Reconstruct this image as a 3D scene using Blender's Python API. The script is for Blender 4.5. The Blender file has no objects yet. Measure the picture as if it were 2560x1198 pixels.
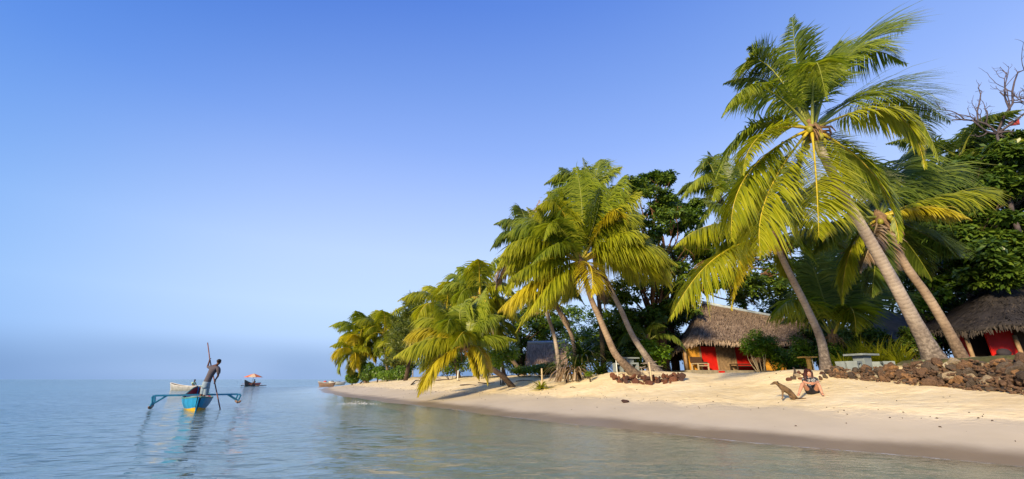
import bpy, bmesh, math, random
import numpy as np
from mathutils import Vector, Matrix, noise

SC = bpy.context.scene
COL = SC.collection
RNG = np.random.default_rng(7)
random.seed(7)

# ---------------------------------------------------------------- camera
CAM_H = 1.3
FPX, IW, IH, HORIZ = 1000.0, 2560.0, 1198.0, 948.0
PITCH = math.atan((HORIZ - IH / 2) / FPX)
cam_d = bpy.data.cameras.new('camera')
cam_d.sensor_width = 36.0
cam_d.lens = FPX / IW * 36.0
cam_d.clip_start = 0.05
cam_d.clip_end = 30000
cam = bpy.data.objects.new('camera', cam_d)
COL.objects.link(cam)
cam.location = (0, 0, CAM_H)
cam.rotation_euler = (math.pi / 2 + PITCH, 0, 0)
SC.camera = cam

# ---------------------------------------------------------------- sky, sun, exposure
SUN_EL = math.radians(20)
SUN_DIR = Vector((-0.60, -0.80, 0)).normalized()          # horizontal direction towards the sun
world = bpy.data.worlds.new('World')
SC.world = world
world.use_nodes = True
wn, wl = world.node_tree.nodes, world.node_tree.links
wn.clear()
w_out = wn.new('ShaderNodeOutputWorld')
w_bg = wn.new('ShaderNodeBackground')
w_bg.inputs['Strength'].default_value = 0.10
w_sky = wn.new('ShaderNodeTexSky')
w_sky.sky_type = 'NISHITA'
w_sky.sun_disc = False
w_sky.sun_elevation = SUN_EL
w_sky.sun_rotation = math.atan2(SUN_DIR.x, SUN_DIR.y)
w_sky.air_density = 1.0
w_sky.dust_density = 0.6
w_sky.ozone_density = 2.0
w_tc = wn.new('ShaderNodeTexCoord')
w_sep = wn.new('ShaderNodeSeparateXYZ')
wl.new(w_tc.outputs['Generated'], w_sep.inputs[0])
w_ramp = wn.new('ShaderNodeValToRGB')
cr = w_ramp.color_ramp
# sine of elevation -> clear morning sky, pale at the horizon and deep blue overhead
stops = [(0.0, (0.36, 0.52, 0.85)), (0.09, (0.45, 0.62, 0.95)), (0.16, (0.53, 0.69, 0.99)), (0.28, (0.51, 0.66, 1.0)),
         (0.42, (0.38, 0.53, 0.95)), (0.52, (0.275, 0.43, 0.90)), (0.63, (0.195, 0.345, 0.82)), (0.76, (0.115, 0.25, 0.74))]
while len(cr.elements) < len(stops):
    cr.elements.new(0.5)
for e, (p, c) in zip(cr.elements, stops):
    e.position = p
    e.color = (*c, 1)
wl.new(w_sep.outputs['Z'], w_ramp.inputs['Fac'])
w_sc = wn.new('ShaderNodeVectorMath')
w_sc.operation = 'SCALE'
w_sc.inputs['Scale'].default_value = 8.9
wl.new(w_ramp.outputs['Color'], w_sc.inputs[0])
w_mix = wn.new('ShaderNodeMix')
w_mix.data_type = 'RGBA'
w_mix.inputs['Factor'].default_value = 0.86
wl.new(w_sky.outputs['Color'], w_mix.inputs['A'])
wl.new(w_sc.outputs[0], w_mix.inputs['B'])
# clear air scatters least at right angles to the sun: deeper blue there
w_dot = wn.new('ShaderNodeVectorMath'); w_dot.operation = 'DOT_PRODUCT'
wl.new(w_tc.outputs['Generated'], w_dot.inputs[0])
w_dot.inputs[1].default_value = (SUN_DIR.x * math.cos(SUN_EL), SUN_DIR.y * math.cos(SUN_EL), math.sin(SUN_EL))
w_g1 = wn.new('ShaderNodeMath'); w_g1.operation = 'SUBTRACT'; w_g1.inputs[1].default_value = 0.32
wl.new(w_dot.outputs['Value'], w_g1.inputs[0])
w_g2 = wn.new('ShaderNodeMath'); w_g2.operation = 'MULTIPLY'
wl.new(w_g1.outputs[0], w_g2.inputs[0]); wl.new(w_g1.outputs[0], w_g2.inputs[1])
w_g3 = wn.new('ShaderNodeMath'); w_g3.operation = 'MULTIPLY'; w_g3.inputs[1].default_value = -6.0
wl.new(w_g2.outputs[0], w_g3.inputs[0])
w_g4 = wn.new('ShaderNodeMath'); w_g4.operation = 'EXPONENT'
wl.new(w_g3.outputs[0], w_g4.inputs[0])
w_dp = wn.new('ShaderNodeMix'); w_dp.data_type = 'RGBA'; w_dp.blend_type = 'MULTIPLY'
wl.new(w_g4.outputs[0], w_dp.inputs['Factor'])
wl.new(w_mix.outputs['Result'], w_dp.inputs['A'])
w_dp.inputs['B'].default_value = (0.40, 0.63, 0.85, 1)
# a low, soft bank of blue-grey haze along the horizon
w_map = wn.new('ShaderNodeMapping')
w_map.inputs['Scale'].default_value = (1.1, 1.1, 4.0)
wl.new(w_tc.outputs['Generated'], w_map.inputs['Vector'])
w_noi = wn.new('ShaderNodeTexNoise')
w_noi.inputs['Scale'].default_value = 1.6
w_noi.inputs['Detail'].default_value = 2
wl.new(w_map.outputs[0], w_noi.inputs['Vector'])
w_hz = wn.new('ShaderNodeMapRange')
w_hz.inputs['From Min'].default_value = 0.095
w_hz.inputs['From Max'].default_value = 0.02
w_hz.interpolation_type = 'SMOOTHSTEP'
wl.new(w_sep.outputs['Z'], w_hz.inputs['Value'])
w_n2 = wn.new('ShaderNodeMapRange')
w_n2.inputs['From Min'].default_value = 0.22
w_n2.inputs['From Max'].default_value = 0.62
wl.new(w_noi.outputs['Fac'], w_n2.inputs['Value'])
w_mul = wn.new('ShaderNodeMath')
w_mul.operation = 'MULTIPLY'
wl.new(w_hz.outputs[0], w_mul.inputs[0])
wl.new(w_n2.outputs[0], w_mul.inputs[1])
w_mix2 = wn.new('ShaderNodeMix')
w_mix2.data_type = 'RGBA'
wl.new(w_mul.outputs[0], w_mix2.inputs['Factor'])
wl.new(w_dp.outputs['Result'], w_mix2.inputs['A'])
w_mix2.inputs['B'].default_value = (1.35, 2.4, 4.4, 1)
wl.new(w_mix2.outputs['Result'], w_bg.inputs['Color'])
wl.new(w_bg.outputs[0], w_out.inputs['Surface'])

sun_d = bpy.data.lights.new('sun', 'SUN')
sun_d.energy = 5.0
sun_d.angle = math.radians(6.0)
sun_d.color = (1.0, 0.80, 0.52)
sun = bpy.data.objects.new('sun', sun_d)
COL.objects.link(sun)
to_sun = Vector((SUN_DIR.x * math.cos(SUN_EL), SUN_DIR.y * math.cos(SUN_EL), math.sin(SUN_EL)))
sun.rotation_euler = to_sun.to_track_quat('Z', 'Y').to_euler()
sun.location = to_sun * 60

SC.view_settings.view_transform = 'Standard'
SC.view_settings.look = 'None'
SC.view_settings.exposure = 0.42
SC.view_settings.gamma = 1.0
SC.view_settings.use_curve_mapping = False
SC.cycles.use_denoising = True
SC.cycles.max_bounces = 9
SC.cycles.diffuse_bounces = 6
SC.cycles.transparent_max_bounces = 12
SC.cycles.caustics_reflective = False
SC.cycles.caustics_refractive = False

# ---------------------------------------------------------------- helpers
SP, CP = math.sin(PITCH), math.cos(PITCH)

def ray(px, py):
    u, v = (px - IW / 2) / FPX, (IH / 2 - py) / FPX
    return Vector((u, CP - v * SP, SP + v * CP))

def at(px, py, Y):
    """World point seen at photo position (px, py) that lies Y metres ahead."""
    r = ray(px, py)
    return Vector((0, 0, CAM_H)) + r * (Y / r.y)

def smooth(a, b, x):
    t = np.clip((x - a) / (b - a), 0, 1)
    return t * t * (3 - 2 * t)

def shore(x, y):
    """Distance inland from the waterline (negative out at sea)."""
    t = -0.6 * x + 0.8 * y
    s = 0.8 * x + 0.6 * y - 9.53
    s = s - 0.0037 * np.clip(t - 27, 0, None) ** 2
    s = s - 0.028 * np.clip(t - 78, 0, None) ** 2
    s = s - 0.22 * np.clip(7 - t, 0, 9) * smooth(5.5, 1.0, s)
    s = s + 0.16 * np.sin(t * 0.55 + 0.6) + 0.10 * np.sin(t * 1.27 + 2)
    return s

PS = [-200, -60, -30, -10, -4, -1.5, 0, 2, 4, 6.67, 8.7, 10.5, 12, 15, 30, 90, 400]
PZ = [-9, -5, -2.6, -0.85, -0.33, -0.11, 0, .22, .48, .84, 1.13, 1.40, 1.56, 1.64, 1.75, 2.1, 3]

def height(x, y):
    x = np.asarray(x, float); y = np.asarray(y, float)
    s = shore(x, y)
    z = np.interp(s, PS, PZ)
    # berm humps
    z = z + 0.42 * np.exp(-(((x - 6.3) / 2.6) ** 2 + ((y - 22.3) / 2.6) ** 2))
    z = z + 0.22 * np.exp(-(((x - 4.0) / 2.0) ** 2 + ((y - 23.5) / 2.0) ** 2))
    z = z + 0.30 * np.exp(-(((x - 11.9) / 1.3) ** 2 + ((y - 17.6) / 1.6) ** 2))
    z = z - 0.13 * np.exp(-(((x - 13.5) / 3.2) ** 2 + ((y - 25.6) / 1.8) ** 2))
    # terrace held by the stones
    k = smooth(13.15, 13.9, x) * smooth(18.8, 16.8, y) * smooth(4, 8, s) + smooth(13.0, 14.2, x) * smooth(15.5, 17.5, y) * smooth(26, 21, y)
    k = np.clip(k, 0, 1)
    z = z * (1 - k) + np.maximum(z, 1.92 - 0.40 * smooth(14.6, 16.0, y)) * k
    land = smooth(1.5, 4, s)
    z = z + land * (0.035 * np.sin(x * 1.3 + 0.7 * y) * np.sin(y * 1.1 - 0.5 * x) + 0.02 * np.sin(2.9 * x - 1.7 * y))
    return z

def H(x, y):
    return float(height(x, y))

def ground(px, py, lo=6.0, hi=90.0):
    """First place where the view through (px, py) meets the sand."""
    r = ray(px, py)
    Y = lo
    prev = None
    while Y < hi:
        p = Vector((0, 0, CAM_H)) + r * (Y / r.y)
        if p.z <= max(H(p.x, p.y), -0.02):
            return p
        Y += 0.08
    return at(px, py, hi)

def put(px, Y):
    """Point on the sand under photo column px, Y metres ahead."""
    r = ray(px, 930)
    x = r.x / r.y * Y
    return Vector((x, Y, H(x, Y)))

def link(o):
    COL.objects.link(o)
    return o

class MB:
    def __init__(self):
        self.v, self.f, self.m = [], [], []
    def add(self, verts, faces, mat=0):
        n = len(self.v)
        self.v.extend([tuple(p) for p in verts])
        self.f.extend([tuple(i + n for i in fc) for fc in faces])
        self.m.extend([mat] * len(faces))
        return self
    def box(self, c, size, rot=None, mat=0, taper=1.0):
        sx, sy, sz = size[0] / 2, size[1] / 2, size[2] / 2
        vs = []
        for z in (-1, 1):
            k = taper if z > 0 else 1
            for x, y in ((-1, -1), (1, -1), (1, 1), (-1, 1)):
                p = Vector((x * sx * k, y * sy * k, z * sz))
                if rot is not None:
                    p = rot @ p
                vs.append(p + Vector(c))
        return self.add(vs, [(3, 2, 1, 0), (4, 5, 6, 7), (0, 1, 5, 4), (1, 2, 6, 5), (2, 3, 7, 6), (3, 0, 4, 7)], mat)
    def tube(self, pts, rad, n=8, mat=0, cap=True):
        pts = [Vector(p) for p in pts]
        if not hasattr(rad, '__len__'):
            rad = [rad] * len(pts)
        vs = []
        ref = None
        for i, p in enumerate(pts):
            t = (pts[min(i + 1, len(pts) - 1)] - pts[max(i - 1, 0)])
            if t.length < 1e-9:
                t = Vector((0, 0, 1))
            t.normalize()
            if ref is None:
                ref = t.orthogonal().normalized()
            a = (ref - t * ref.dot(t))
            if a.length < 1e-6:
                a = t.orthogonal()
            a.normalize(); ref = a
            b = t.cross(a)
            for k in range(n):
                an = 2 * math.pi * k / n
                vs.append(p + (a * math.cos(an) + b * math.sin(an)) * rad[i])
        fs = []
        for i in range(len(pts) - 1):
            for k in range(n):
                k2 = (k + 1) % n
                fs.append((i * n + k, i * n + k2, (i + 1) * n + k2, (i + 1) * n + k))
        if cap:
            fs.append(tuple(reversed(range(n))))
            fs.append(tuple((len(pts) - 1) * n + k for k in range(n)))
        return self.add(vs, fs, mat)
    def sphere(self, c, r, seg=10, rings=7, mat=0):
        if not hasattr(r, '__len__'):
            r = (r, r, r)
        vs = [(c[0], c[1], c[2] + r[2])]
        for i in range(1, rings):
            a = math.pi * i / rings
            for k in range(seg):
                b = 2 * math.pi * k / seg
                vs.append((c[0] + r[0] * math.sin(a) * math.cos(b), c[1] + r[1] * math.sin(a) * math.sin(b), c[2] + r[2] * math.cos(a)))
        vs.append((c[0], c[1], c[2] - r[2]))
        fs = [(0, 1 + k, 1 + (k + 1) % seg) for k in range(seg)]
        for i in range(rings - 2):
            for k in range(seg):
                a0 = 1 + i * seg
                fs.append((a0 + k, a0 + seg + k, a0 + seg + (k + 1) % seg, a0 + (k + 1) % seg))
        l = len(vs) - 1
        a0 = 1 + (rings - 2) * seg
        fs += [(l, a0 + (k + 1) % seg, a0 + k) for k in range(seg)]
        return self.add(vs, fs, mat)
    def mesh(self, name, mats, smooth_=False):
        me = bpy.data.meshes.new(name)
        me.from_pydata(self.v, [], self.f)
        if not isinstance(mats, (list, tuple)):
            mats = [mats]
        for m in mats:
            me.materials.append(m)
        if len(mats) > 1:
            me.polygons.foreach_set('material_index', self.m)
        if smooth_:
            me.polygons.foreach_set('use_smooth', [True] * len(self.f))
        me.update()
        return me
    def build(self, name, mats, parent=None, smooth_=False):
        o = bpy.data.objects.new(name, self.mesh(name, mats, smooth_))
        link(o)
        if parent is not None:
            o.parent = parent
            o.matrix_parent_inverse = parent_inv(parent)
        return o

def parent_inv(p):
    m = Matrix.Identity(4)
    q = p
    while q is not None:
        m = q.matrix_basis if q.parent is None else q.matrix_basis
        break
    # parts of placed things are modelled in world space
    return world_of(p).inverted()

def world_of(o):
    if o.parent is None:
        return o.matrix_basis.copy()
    return world_of(o.parent) @ o.matrix_parent_inverse @ o.matrix_basis

def np_mesh(name, V, F, mats, mi=None, attrs=None, smooth_=False):
    """Fast mesh from numpy arrays; F is (n,3) or (n,4)."""
    me = bpy.data.meshes.new(name)
    V = np.asarray(V, np.float32); F = np.asarray(F, np.int32)
    me.vertices.add(len(V))
    me.vertices.foreach_set('co', V.ravel())
    k = F.shape[1]
    me.loops.add(F.size)
    me.loops.foreach_set('vertex_index', F.ravel())
    me.polygons.add(len(F))
    me.polygons.foreach_set('loop_start', np.arange(0, F.size, k, dtype=np.int32))
    me.polygons.foreach_set('loop_total', np.full(len(F), k, np.int32))
    for m in (mats if isinstance(mats, (list, tuple)) else [mats]):
        me.materials.append(m)
    if mi is not None:
        me.polygons.foreach_set('material_index', np.asarray(mi, np.int32))
    if smooth_:
        me.polygons.foreach_set('use_smooth', np.ones(len(F), bool))
    for an, vals in (attrs or {}).items():
        a = me.attributes.new(an, 'FLOAT', 'POINT')
        a.data.foreach_set('value', np.asarray(vals, np.float32))
    me.update(calc_edges=True)
    return me

def obj(name, me, parent=None):
    o = bpy.data.objects.new(name, me)
    link(o)
    if parent is not None:
        o.parent = parent
        o.matrix_parent_inverse = parent_inv(parent)
    return o

def tag(o, label=None, cat=None, group=None, kind=None):
    if label: o['label'] = label
    if cat: o['category'] = cat
    if group: o['group'] = group
    if kind: o['kind'] = kind
    return o

def thing(name, loc, label, cat, group=None, rz=0.0):
    o = bpy.data.objects.new(name, None)
    o.empty_display_size = 0.2
    link(o)
    o.location = loc
    o.rotation_euler = (0, 0, rz)
    return tag(o, label, cat, group)

# ---------------------------------------------------------------- materials
class NT:
    def __init__(self, name):
        self.m = bpy.data.materials.new(name)
        self.m.use_nodes = True
        self.n, self.l = self.m.node_tree.nodes, self.m.node_tree.links
        self.n.clear()
        self.out = self.n.new('ShaderNodeOutputMaterial')
    def new(self, t, **kw):
        nd = self.n.new('ShaderNode' + t)
        for k, v in kw.items():
            if k in nd.inputs:
                nd.inputs[k].default_value = v
            else:
                setattr(nd, k, v)
        return nd
    def link(self, a, b):
        self.l.new(a, b)
    def ramp(self, fac, stops, interp='LINEAR'):
        r = self.new('ValToRGB')
        e = r.color_ramp
        e.interpolation = interp
        while len(e.elements) < len(stops):
            e.elements.new(0.5)
        for el, (p, c) in zip(e.elements, stops):
            el.position = p
            el.color = (*c, 1) if len(c) == 3 else c
        self.link(fac, r.inputs['Fac'])
        return r.outputs['Color']
    def noise(self, scale, detail=4, rough=0.55, vec=None, sc=(1, 1, 1)):
        n = self.new('TexNoise')
        n.inputs['Scale'].default_value = scale
        n.inputs['Detail'].default_value = detail
        n.inputs['Roughness'].default_value = rough
        if vec is None:
            vec = self.pos()
        if sc != (1, 1, 1):
            mp = self.new('Mapping')
            mp.inputs['Scale'].default_value = sc
            self.link(vec, mp.inputs['Vector'])
            vec = mp.outputs[0]
        self.link(vec, n.inputs['Vector'])
        return n.outputs['Fac']
    def pos(self):
        return self.new('NewGeometry').outputs['Position']
    def objco(self):
        return self.new('TexCoord').outputs['Object']
    def attr(self, name):
        return self.new('Attribute', attribute_name=name).outputs['Fac']
    def mixc(self, fac, a, b, mode='MIX'):
        mx = self.new('Mix')
        mx.data_type = 'RGBA'
        mx.blend_type = mode
        for s, v in (('Factor', fac), ('A', a), ('B', b)):
            i = [q for q in mx.inputs if q.name == s and (q.type == 'RGBA' if s != 'Factor' else q.type == 'VALUE')][0]
            if isinstance(v, (int, float)):
                i.default_value = v
            elif isinstance(v, tuple):
                i.default_value = (*v, 1) if len(v) == 3 else v
            else:
                self.link(v, i)
        return [q for q in mx.outputs if q.type == 'RGBA'][0]
    def math(self, op, a, b=None, c=None):
        m = self.new('Math', operation=op)
        for i, v in enumerate((a, b, c)):
            if v is None: continue
            if isinstance(v, (int, float)): m.inputs[i].default_value = v
            else: self.link(v, m.inputs[i])
        return m.outputs[0]
    def rng(self, v, a, b, c=0.0, d=1.0, sm=True):
        m = self.new('MapRange')
        if sm: m.interpolation_type = 'SMOOTHSTEP'
        m.inputs['From Min'].default_value = a; m.inputs['From Max'].default_value = b
        m.inputs['To Min'].default_value = c; m.inputs['To Max'].default_value = d
        self.link(v, m.inputs['Value'])
        return m.outputs[0]
    def bump(self, h, strength=0.3, dist=0.02, normal=None):
        b = self.new('Bump')
        b.inputs['Strength'].default_value = strength
        b.inputs['Distance'].default_value = dist
        self.link(h, b.inputs['Height'])
        if normal is not None:
            self.link(normal, b.inputs['Normal'])
        return b.outputs['Normal']
    def principled(self, color, rough=0.7, normal=None, spec=0.3, **kw):
        p = self.new('BsdfPrincipled')
        if isinstance(color, tuple): p.inputs['Base Color'].default_value = (*color, 1)
        else: self.link(color, p.inputs['Base Color'])
        if isinstance(rough, (int, float)): p.inputs['Roughness'].default_value = rough
        else: self.link(rough, p.inputs['Roughness'])
        p.inputs['Specular IOR Level'].default_value = spec
        if normal is not None: self.link(normal, p.inputs['Normal'])
        for k, v in kw.items():
            p.inputs[k].default_value = v
        return p.outputs[0]
    def done(self, sh):
        self.link(sh, self.out.inputs['Surface'])
        return self.m

M = {}

def plain(name, c, rough=0.7, var=0.25, scale=6.0, bump=0.15, spec=0.3, c2=None):
    t = NT(name)
    n = t.noise(scale, 5, vec=t.objco())
    dark = c2 or tuple(v * (1 - var) for v in c)
    lite = tuple(min(1, v * (1 + var * 0.6)) for v in c)
    colr = t.ramp(n, [(0.3, dark), (0.7, lite)])
    nn = t.noise(scale * 6, 4, vec=t.objco())
    M[name] = t.done(t.principled(colr, rough, t.bump(nn, bump, 0.02), spec))
    return M[name]

def leafmat(name, c_dark, c_mid, c_light, tip=None, transl=0.52, rough=0.36, scale=0.9, mott=0.0):
    """Leaf: mottled green, paler towards worn tips, with light passing through."""
    t = NT(name)
    n = t.noise(scale, 4)
    rnd = t.new('ObjectInfo').outputs['Random']
    f = t.math('ADD', t.math('MULTIPLY', n, 0.8), t.math('MULTIPLY', t.math('SUBTRACT', rnd, 0.5), 0.30))
    lv = t.attr('leaf')
    f = t.math('ADD', f, t.math('MULTIPLY', t.math('SUBTRACT', lv, 0.5), 0.5))
    colr = t.ramp(f, [(0.15, c_dark), (0.42, c_mid), (0.75, c_light)])
    if tip is not None:
        v = t.attr('tip')
        k = t.math('MULTIPLY', t.rng(t.math('ADD', v, t.math('MULTIPLY', lv, 0.35)), 0.86, 1.4), 1.0)
        colr = t.mixc(k, colr, tip)
    p = t.principled(colr, rough, None, 0.45)
    tr = t.new('BsdfTranslucent')
    t.link(t.mixc(1.0, colr, (1.0, 1.0, 0.55), 'MULTIPLY'), tr.inputs['Color'])
    mx = t.new('MixShader')
    mx.inputs[0].default_value = transl
    t.link(p, mx.inputs[1]); t.link(tr.outputs[0], mx.inputs[2])
    M[name] = t.done(mx.outputs[0])
    return M[name]

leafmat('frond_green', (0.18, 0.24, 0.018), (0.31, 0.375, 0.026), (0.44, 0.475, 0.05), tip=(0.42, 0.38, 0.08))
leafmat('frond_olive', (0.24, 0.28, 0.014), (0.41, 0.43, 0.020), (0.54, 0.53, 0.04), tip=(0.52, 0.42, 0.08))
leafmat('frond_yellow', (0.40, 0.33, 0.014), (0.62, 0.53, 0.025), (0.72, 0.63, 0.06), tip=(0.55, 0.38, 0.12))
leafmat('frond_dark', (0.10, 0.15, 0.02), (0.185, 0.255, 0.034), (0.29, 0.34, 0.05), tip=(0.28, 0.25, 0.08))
leafmat('frond_dry', (0.17, 0.11, 0.06), (0.30, 0.21, 0.12), (0.42, 0.33, 0.22), tip=(0.4, 0.33, 0.25), transl=0.15)
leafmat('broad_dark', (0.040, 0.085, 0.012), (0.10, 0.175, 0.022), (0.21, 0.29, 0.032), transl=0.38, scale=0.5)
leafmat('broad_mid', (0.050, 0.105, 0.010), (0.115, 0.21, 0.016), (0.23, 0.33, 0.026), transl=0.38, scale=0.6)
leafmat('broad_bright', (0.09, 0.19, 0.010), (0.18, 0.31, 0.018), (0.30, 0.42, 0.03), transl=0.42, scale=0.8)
leafmat('hedge_leaf', (0.05, 0.11, 0.008), (0.12, 0.22, 0.012), (0.21, 0.32, 0.02), transl=0.25, scale=1.2)
leafmat('needle', (0.07, 0.11, 0.015), (0.17, 0.21, 0.03), (0.28, 0.30, 0.05), transl=0.3, scale=0.4)
leafmat('strap_leaf', (0.03, 0.07, 0.010), (0.08, 0.14, 0.016), (0.20, 0.25, 0.03), tip=(0.30, 0.24, 0.10), scale=0.9)
plain('rib_yellow', (0.52, 0.40, 0.035), 0.4, 0.2)
plain('rib_green', (0.24, 0.26, 0.035), 0.4, 0.2)
plain('rib_dry', (0.32, 0.23, 0.13), 0.7, 0.3)
plain('sheath', (0.23, 0.14, 0.07), 0.9, 0.5, 9)
plain('coconut', (0.30, 0.28, 0.03), 0.45, 0.35, 12)
plain('coconut_gold', (0.62, 0.36, 0.03), 0.45, 0.3, 12)
plain('driftwood', (0.30, 0.25, 0.20), 0.9, 0.45, 7)
plain('driftwood_dark', (0.085, 0.06, 0.045), 0.9, 0.5, 7)
plain('bamboo_pale', (0.50, 0.40, 0.25), 0.6, 0.2, 5)
plain('wood_old', (0.33, 0.22, 0.12), 0.8, 0.4, 6)
plain('wood_dark', (0.055, 0.035, 0.022), 0.75, 0.4, 6)
plain('wood_yellow', (0.50, 0.30, 0.07), 0.6, 0.25, 6)
plain('panel_ochre', (0.74, 0.36, 0.045), 0.75, 0.25, 3)
plain('panel_red', (0.66, 0.018, 0.010), 0.55, 0.18, 3)
plain('bark', (0.075, 0.052, 0.034), 0.95, 0.5, 4, 0.6)
plain('bark_red', (0.20, 0.10, 0.05), 0.95, 0.45, 4, 0.6)
plain('bark_grey', (0.10, 0.08, 0.085), 0.95, 0.4, 5, 0.5)
plain('concrete', (0.23, 0.27, 0.28), 0.85, 0.2, 5, 0.3)
plain('slab', (0.36, 0.31, 0.22), 0.9, 0.3, 4, 0.4)
plain('white_paint', (0.78, 0.78, 0.75), 0.6, 0.1)
plain('metal_ridge', (0.42, 0.50, 0.58), 0.4, 0.15)
plain('roof_grey', (0.12, 0.13, 0.15), 0.7, 0.25, 3)
plain('cushion', (0.10, 0.055, 0.03), 0.9, 0.6, 30)
plain('hull_blue', (0.02, 0.26, 0.52), 0.45, 0.25, 3, 0.15)
plain('hull_yellow', (0.74, 0.46, 0.02), 0.5, 0.2, 3)
plain('boom_blue', (0.03, 0.22, 0.36), 0.5, 0.3, 4)
plain('hull_green', (0.10, 0.25, 0.20), 0.5, 0.3, 4)
plain('hull_white', (0.66, 0.63, 0.55), 0.55, 0.2, 3)
plain('hull_red', (0.22, 0.03, 0.04), 0.6, 0.3, 4)
plain('hull_worn', (0.36, 0.37, 0.37), 0.7, 0.35, 2.5)
plain('hull_grey', (0.13, 0.12, 0.12), 0.7, 0.3, 4)
plain('float_wood', (0.22, 0.14, 0.10), 0.7, 0.4, 6)
plain('pole_wood', (0.20, 0.09, 0.07), 0.6, 0.3, 6)
plain('skin_dark', (0.11, 0.052, 0.032), 0.5, 0.15, 5, 0.05)
plain('skin_light', (0.52, 0.26, 0.165), 0.5, 0.1, 5, 0.05)
plain('hair_black', (0.012, 0.009, 0.008), 0.6, 0.3, 30)
plain('hair_auburn', (0.05, 0.015, 0.011), 0.5, 0.4, 30)
plain('shirt_grey', (0.10, 0.085, 0.095), 0.85, 0.2, 5)
plain('shorts_denim', (0.26, 0.34, 0.40), 0.85, 0.25, 7)
plain('shirt_lime', (0.55, 0.72, 0.42), 0.8, 0.15, 5)
plain('cloth_black', (0.016, 0.015, 0.02), 0.8, 0.3, 5)
plain('cloth_dark', (0.04, 0.035, 0.045), 0.8, 0.3, 5)
plain('dog_fur', (0.17, 0.105, 0.048), 0.8, 0.45, 7, 0.3, c2=(0.07, 0.042, 0.022))
plain('dog_dark', (0.03, 0.02, 0.014), 0.7, 0.3, 9)
plain('canopy_orange', (0.75, 0.18, 0.05), 0.7, 0.15)
plain('canopy_cream', (0.78, 0.55, 0.30), 0.7, 0.15)
plain('cloth_red', (0.62, 0.05, 0.03), 0.8, 0.2)
plain('inside_shade', (0.02, 0.014, 0.012), 0.9, 0.3)  # near-black colour standing in for the shade inside the hut
plain('earth', (0.10, 0.058, 0.035), 1.0, 0.6, 9, 1.0)
plain('leaf_red', (0.45, 0.05, 0.03), 0.6, 0.3)

def mat_print():
    t = NT('shirt_print')
    v = t.new('TexVoronoi')
    v.inputs['Scale'].default_value = 22
    t.link(t.objco(), v.inputs['Vector'])
    n = t.noise(14, 3, vec=t.objco())
    c = t.ramp(n, [(0.0, (0.02, 0.02, 0.028)), (0.5, (0.02, 0.02, 0.03)), (0.54, (0.42, 0.42, 0.42)), (0.6, (0.16, 0.17, 0.18)), (0.66, (0.03, 0.03, 0.04))])
    M['shirt_print'] = t.done(t.principled(c, 0.8))
mat_print()

def mat_trunk(name, c1, c2, c3):
    """Palm trunk: grey-buff with dark ring scars that follow the trunk."""
    t = NT(name)
    al = t.attr('along')
    n = t.noise(3.0, 5)
    ph = t.math('ADD', t.math('MULTIPLY', al, 46.0), t.math('MULTIPLY', n, 9.0))
    ring = t.rng(t.math('SINE', ph), 0.45, 0.98)
    n2 = t.noise(9, 5, 0.7)
    base = t.ramp(t.noise(1.6, 5, 0.65), [(0.30, c1), (0.55, c2), (0.75, c3)])
    k = t.math('MULTIPLY', ring, t.rng(n2, 0.40, 0.62))
    col = t.mixc(t.math('MULTIPLY', k, 0.38), base, tuple(v * 0.22 for v in c1))
    blot = t.rng(t.noise(2.3, 6, 0.7, sc=(1, 1, 0.5)), 0.60, 0.70)
    foot = t.rng(al, 2.8, 0.6)
    col = t.mixc(t.math('MULTIPLY', foot, t.rng(n2, 0.35, 0.6, 0.35, 0.9)), col, tuple(v * 0.35 for v in c1))
    col = t.mixc(t.math('MULTIPLY', blot, 0.5), col, tuple(v * 0.4 for v in c1))
    hgt = t.math('ADD', t.math('MULTIPLY', t.math('SINE', ph), -0.6), n2)
    M[name] = t.done(t.principled(col, 0.9, t.bump(hgt, 0.22, 0.02), 0.2))
mat_trunk('trunk_pale', (0.27, 0.215, 0.18), (0.41, 0.345, 0.29), (0.52, 0.45, 0.385))
mat_trunk('trunk_brown', (0.20, 0.14, 0.10), (0.33, 0.245, 0.175), (0.43, 0.335, 0.25))
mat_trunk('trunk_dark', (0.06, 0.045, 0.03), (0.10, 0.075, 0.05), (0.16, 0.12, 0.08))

def mat_thatch(name, a, b, c):
    t = NT(name)
    oc = t.objco()
    n = t.noise(2.2, 6, 0.65, vec=oc)
    lf = t.attr('leaf')
    f = t.math('ADD', t.math('MULTIPLY', n, 0.55), t.math('MULTIPLY', lf, 0.5))
    col = t.ramp(f, [(0.25, a), (0.5, b), (0.78, c)])
    st = t.noise(1.0, 4, 0.6, vec=oc, sc=(26, 26, 5))
    M[name] = t.done(t.principled(col, 0.95, t.bump(st, 0.8, 0.04), 0.12))
mat_thatch('thatch', (0.10, 0.072, 0.055), (0.24, 0.175, 0.130), (0.44, 0.34, 0.25))
mat_thatch('thatch_brown', (0.24, 0.16, 0.11), (0.42, 0.29, 0.20), (0.55, 0.40, 0.29))
mat_thatch('thatch_shaded', (0.022, 0.020, 0.021), (0.042, 0.037, 0.036), (0.085, 0.070, 0.058))  # darker thatch copy, tree shade is put into its colour

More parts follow.
